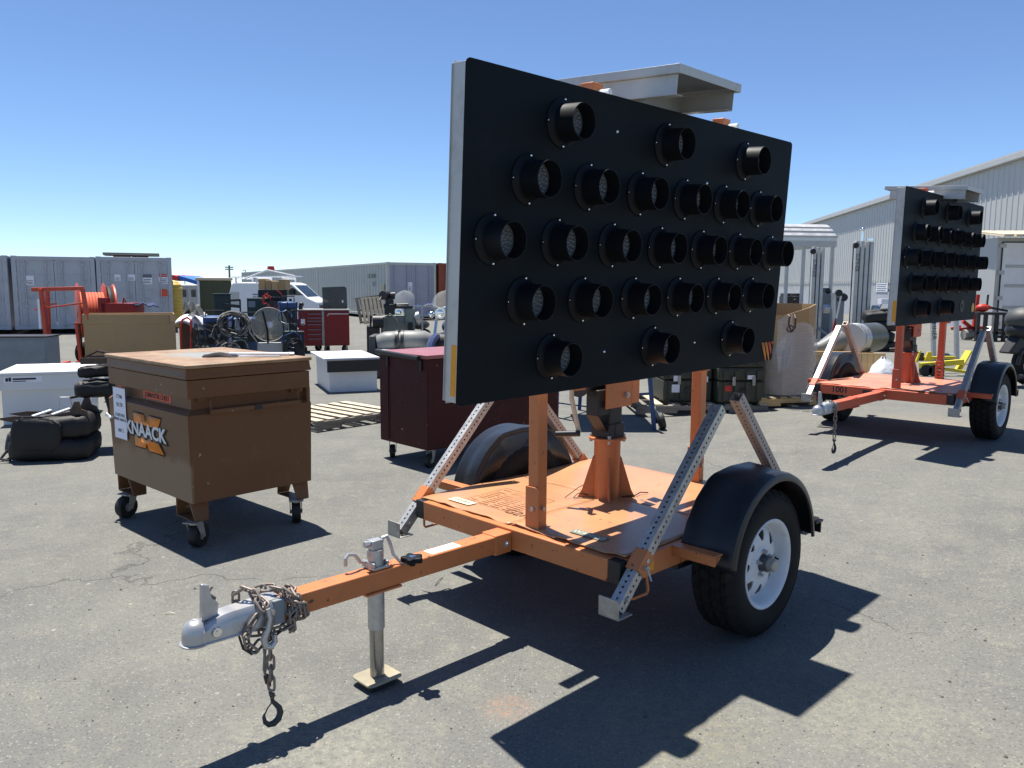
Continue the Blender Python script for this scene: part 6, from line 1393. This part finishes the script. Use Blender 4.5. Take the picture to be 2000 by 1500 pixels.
for px in (1888, 1915): g = MB(); g.cyl((B.u(px)-.12, -.1, .16), (B.u(px)+.12, -.1, .16), .15, .15, 14); g.build('wheel', CASTST, t)
# ---- yellow stand
B = Bill(1790, 13.8); t = thing('yellow_lift_frame', 'yellow wheeled steel lifting frame behind the red-orange trailer', 'lifting frame', B.P, 0)
g = MB(); g.bar((B.u(1790), -.2, .18), (B.u(1890), -.1, .24), .07, .09); g.bar((B.u(1792), .3, .26), (B.u(1900), .3, .28), .07, .05); g.bar((B.u(1846), -.1, .12), (B.u(1916), -.3, .05), .05); g.build('beam', YELP, t, bevel=.004)
g = MB(); g.prism([(B.u(1792), .22), (B.u(1800), .42), (B.u(1803), .42), (B.u(1797), .22)], -.02, .02, Matrix.Rotation(math.pi/2, 4, 'X')); g.prism([(B.u(1811), .24), (B.u(1818), .40), (B.u(1826), .40), (B.u(1829), .24)], -.02, .02, Matrix.Rotation(math.pi/2, 4, 'X')); g.build('bracket', YELP, t)
g = MB(); g.bx(B.u(1796), B.u(1812), .02, .1, .24, .38); g.cyl((B.u(1792), .3, .46), (B.u(1806), .3, .44), .10, .10, 16); g.build('motor', DARKST, t)
for px in (1802, 1820): g = MB(); g.cyl((B.u(px), -.24, .10), (B.u(px), -.18, .10), .10, .10, 18); g.build('wheel', RUBBER2, t)
g = MB(); g.bar((B.u(1880), -.1, .1), (B.u(1908), .0, .42), .12, .03); g.build('yellow_ramp', YELP, t)
# ---- right-edge motorcycle (rear half with saddlebags) and black covered pile
B = Bill(1996, 12.2); t = thing('motorcycle', 'dark motorcycle cut off by the right edge of the picture', 'motorcycle', B.P, R_(20), 'touring motorcycles')
g = MB(); g.ball((.05, .0, 1.02), .25, 16, 10, (1.1, 1.1, .8)); g.build('seat', GREYD, t); g = MB(); g.ball((.15, 0, .86), .3, 16, 10, (1.3, .9, .6)); g.build('rear_fender', BLACKM, t)
g = MB(); g.prism([(-.35, .52), (.1, .48), (.2, .80), (-.12, .82)], -.1, .1, Matrix.Rotation(math.pi/2, 4, 'X')); g.build('saddlebag', BLACKM, t, bevel=.03)
g = MB(); g.lathe([(.2, -.065), (.31, -.07), (.335, 0), (.31, .07), (.20, .065)], 28, Matrix.Translation((.25, .02, .335)) @ Matrix.Rotation(R_(90), 4, 'X'), close=True); g.build('wheel', RUBBER, t)
g = MB(); g.tube([(-.25, -.2, .18), (.3, -.2, .18), (.9, -.2, .2)], .04, 10); g.cyl((.1, -.1, .55), (.1, .1, .55), .12, .12, 16); g.tube([(-.16, -.1, .35), (-.1, -.1, .55), (.1, -.12, .62)], .03, 8); g.build('exhaust', DARKST, t)
g = MB(); g.bx(-.1, 1.0, -.2, -.15, .03, .06); g.build('side_rail', BEIGE, t)
B = Bill(1698, 19.0); t = thing('seat_stack', 'pile of black vehicle seats behind the red-orange trailer board', 'seat pile', B.P, 0)
rnd = random.Random(8)
for i in range(4): seat_cushion(t, 'cushion', TT(.35+rnd.uniform(-.08, .08), .2, .12+.24*i, rnd.uniform(-8, 8), rnd.uniform(-8, 8), rnd.uniform(-20, 20)), .72, .6, .26)
g = MB(); g.bx(.25, .5, .0, .2, 1.12, 1.24); g.build('white_part', PAPER, t)
# small dark engines seen behind the bulk box
for i, (px, w_) in enumerate(((1536, 16), (1556, 20))):
    B = Bill(px, 28); t = thing('engine_block', ('dark engine block on a bench behind the bulk box, left one', 'dark engine block on a bench behind the bulk box, right one')[i], 'engine', B.P, 0, 'engine blocks')
    h = w_*B.k/2; g = MB(); g.bx(-h, h, 0, .5, B.v(594), B.v(578)); g.cyl((-h*.6, -.05, B.v(588)), (-h*.6, 0, B.v(588)), .08, .08, 10); g.build('block', DARKST, t, bevel=.02); g = MB(); g.bx(-h*.9, h*.9, .05, .45, B.v(578)+.001, B.v(573)); g.build('valve_cover', BLACKM, t, bevel=.02); g = MB(); g.bx(-h, h, 0, .5, 0, B.v(594)-.001); g.build('base', CONTV, t)

# ---- small litter on the asphalt: stones that can be picked out, the rest as grit
rnd = random.Random(11); proto_s = None
SPOTS = [(14, 1065), (70, 985), (455, 1380), (1808, 1140), (1802, 1085), (1780, 1247), (1500, 1258), (1530, 1280), (1690, 1275), (1905, 1230), (1640, 1330), (1480, 1490), (1230, 850), (1610, 1085), (1655, 1100), (1890, 1150)]
for i in range(44): SPOTS.append((rnd.uniform(1000 if i % 2 else 0, 2000), rnd.uniform(1040, 1495)))
stones = []
for px, py in SPOTS:
    P = gp(px, py); r = rnd.uniform(.004, .009)
    stones.append((P, r))
g = MB()
for k in range(500):
    P = gp(rnd.uniform(-100, 2100), 800+720*rnd.random()**.8); stones.append((P, rnd.uniform(.0015, .0045)))
for P, r in stones:
    c = (P.x, P.y, P.z+r*.3); v = [(c[0]+r*rnd.uniform(.7, 1.2)*x, c[1]+r*rnd.uniform(.7, 1.2)*y, c[2]+r*.7*z) for x, y, z in ((1, 0, 0), (-1, 0, 0), (0, 1, 0), (0, -1, 0), (0, 0, 1), (0, 0, -1))]
    g.add(v, [(0, 2, 4), (2, 1, 4), (1, 3, 4), (3, 0, 4), (2, 0, 5), (1, 2, 5), (3, 1, 5), (0, 3, 5)])
o = g.build('grit', STONE, None, smooth=False); o['kind'] = 'stuff'; o['label'] = 'small dark stones scattered over the asphalt'
for i, (px, py, dx_, dy_) in enumerate(((322, 1200, .05, .0), (850, 1145, .03, .12))):
    P = gp(px, py); g = MB(); g.tube([(P.x, P.y, .004), (P.x+dx_*.5, P.y+dy_*.5, .012), (P.x+dx_, P.y+dy_, .004)], .002, 5); o = g.build('twig', BEIGE if i == 0 else DARKST, None); tag(o, ('pale straw lying on the asphalt in front of the coupler', 'thin dark wire lying by the shadow of the outrigger')[i], 'twig')

# ---- more of the yard's jumble: cables, crates and tools round the welders
def jumble(label, name, cat, px, Y, w_, top, mats, seed, n=7):
    B = Bill(px, Y); t = thing(name, label, cat, B.P, B.rz); rnd = random.Random(seed); W_ = w_*B.k; H_ = max(.1, B.v(top))
    for i in range(n):
        x = rnd.uniform(.1, .9)*W_; r = rnd.uniform(.10, .22); z = rnd.uniform(.25, .85)*H_
        g = MB(); g.tube([(x+r*math.cos(a+rnd.uniform(-.1, .1)), -.12-.03*i+.05*math.sin(2*a), z+r*rnd.uniform(.8, 1.1)*math.sin(a)) for a in [2*math.pi*j/14 for j in range(12)]], rnd.uniform(.009, .016), 6); g.build('cable', mats[i % len(mats)], t)
    for i in range(3):
        x = rnd.uniform(0, .7)*W_; h = rnd.uniform(.25, .6)*H_; g = MB(); g.bx(x, x+rnd.uniform(.15, .3), -.05, .25, 0, h); g.build('housing', (DARKST, TEALB, BLACKM)[i], t, bevel=.015)
        g = MB(); g.cyl((x+.05, -.06, h*.7), (x+.05, -.09, h*.7), .04, .035, 12); g.build('dial', GREYP, t)
    for i in range(3): x = (.15+.33*i)*W_; g = MB(); g.tube([(x, 0, 0), (x+.02, -.02, H_*.5), (x+rnd.uniform(-.08, .08), 0, H_)], .014, 6); g.build('rod', BLACKM, t)
jumble('tangle of dark cables and small machines left of the round fan', 'cable_tangle', 'cables', 424, 14.9, 60, 612, [CABLEB, CABLE, CABLEB], 21, 8)
jumble('dark hoses and machine parts right of the round fan', 'hose_tangle', 'hoses', 548, 16.0, 34, 590, [CABLEB, BLUEP, CABLEB], 22, 6)
jumble('small black pump and cords beside the red hand truck', 'pump_and_cords', 'pump', 376, 14.2, 26, 632, [CABLEB], 23, 4)
g = MB(flip=True); g.lathe([(.045+.006*math.sin(i*2.1), .50+.012*i) for i in range(15)], 12, Matrix.Translation((.555, .12, 0))); g.build('tape_wrapping', SEATST, T2)
B = Bill(1546, 9.9); g = MB(); zt = hz(1546, 618, 9.9); g.tube([(-.05, .0, zt+.02), (-.04, -.03, zt), (-.05, -.035, zt-.10), (-.02, -.04, zt-.17), (.03, -.04, zt-.14), (.03, -.035, zt-.02), (.03, .01, zt+.02)], .012, 7); g.tube([(-.03+.04*math.cos(a), -.045, zt-.15+.04*math.sin(a)) for a in [R_(30*j) for j in range(12)]], .010, 6, closed=True)
o = g.build('rope_hank', SEATST, None); place(o, (B.P.x, B.P.y, 0), 0); tag(o, 'brown rope hank hanging over the rim of the bulk box', 'rope')
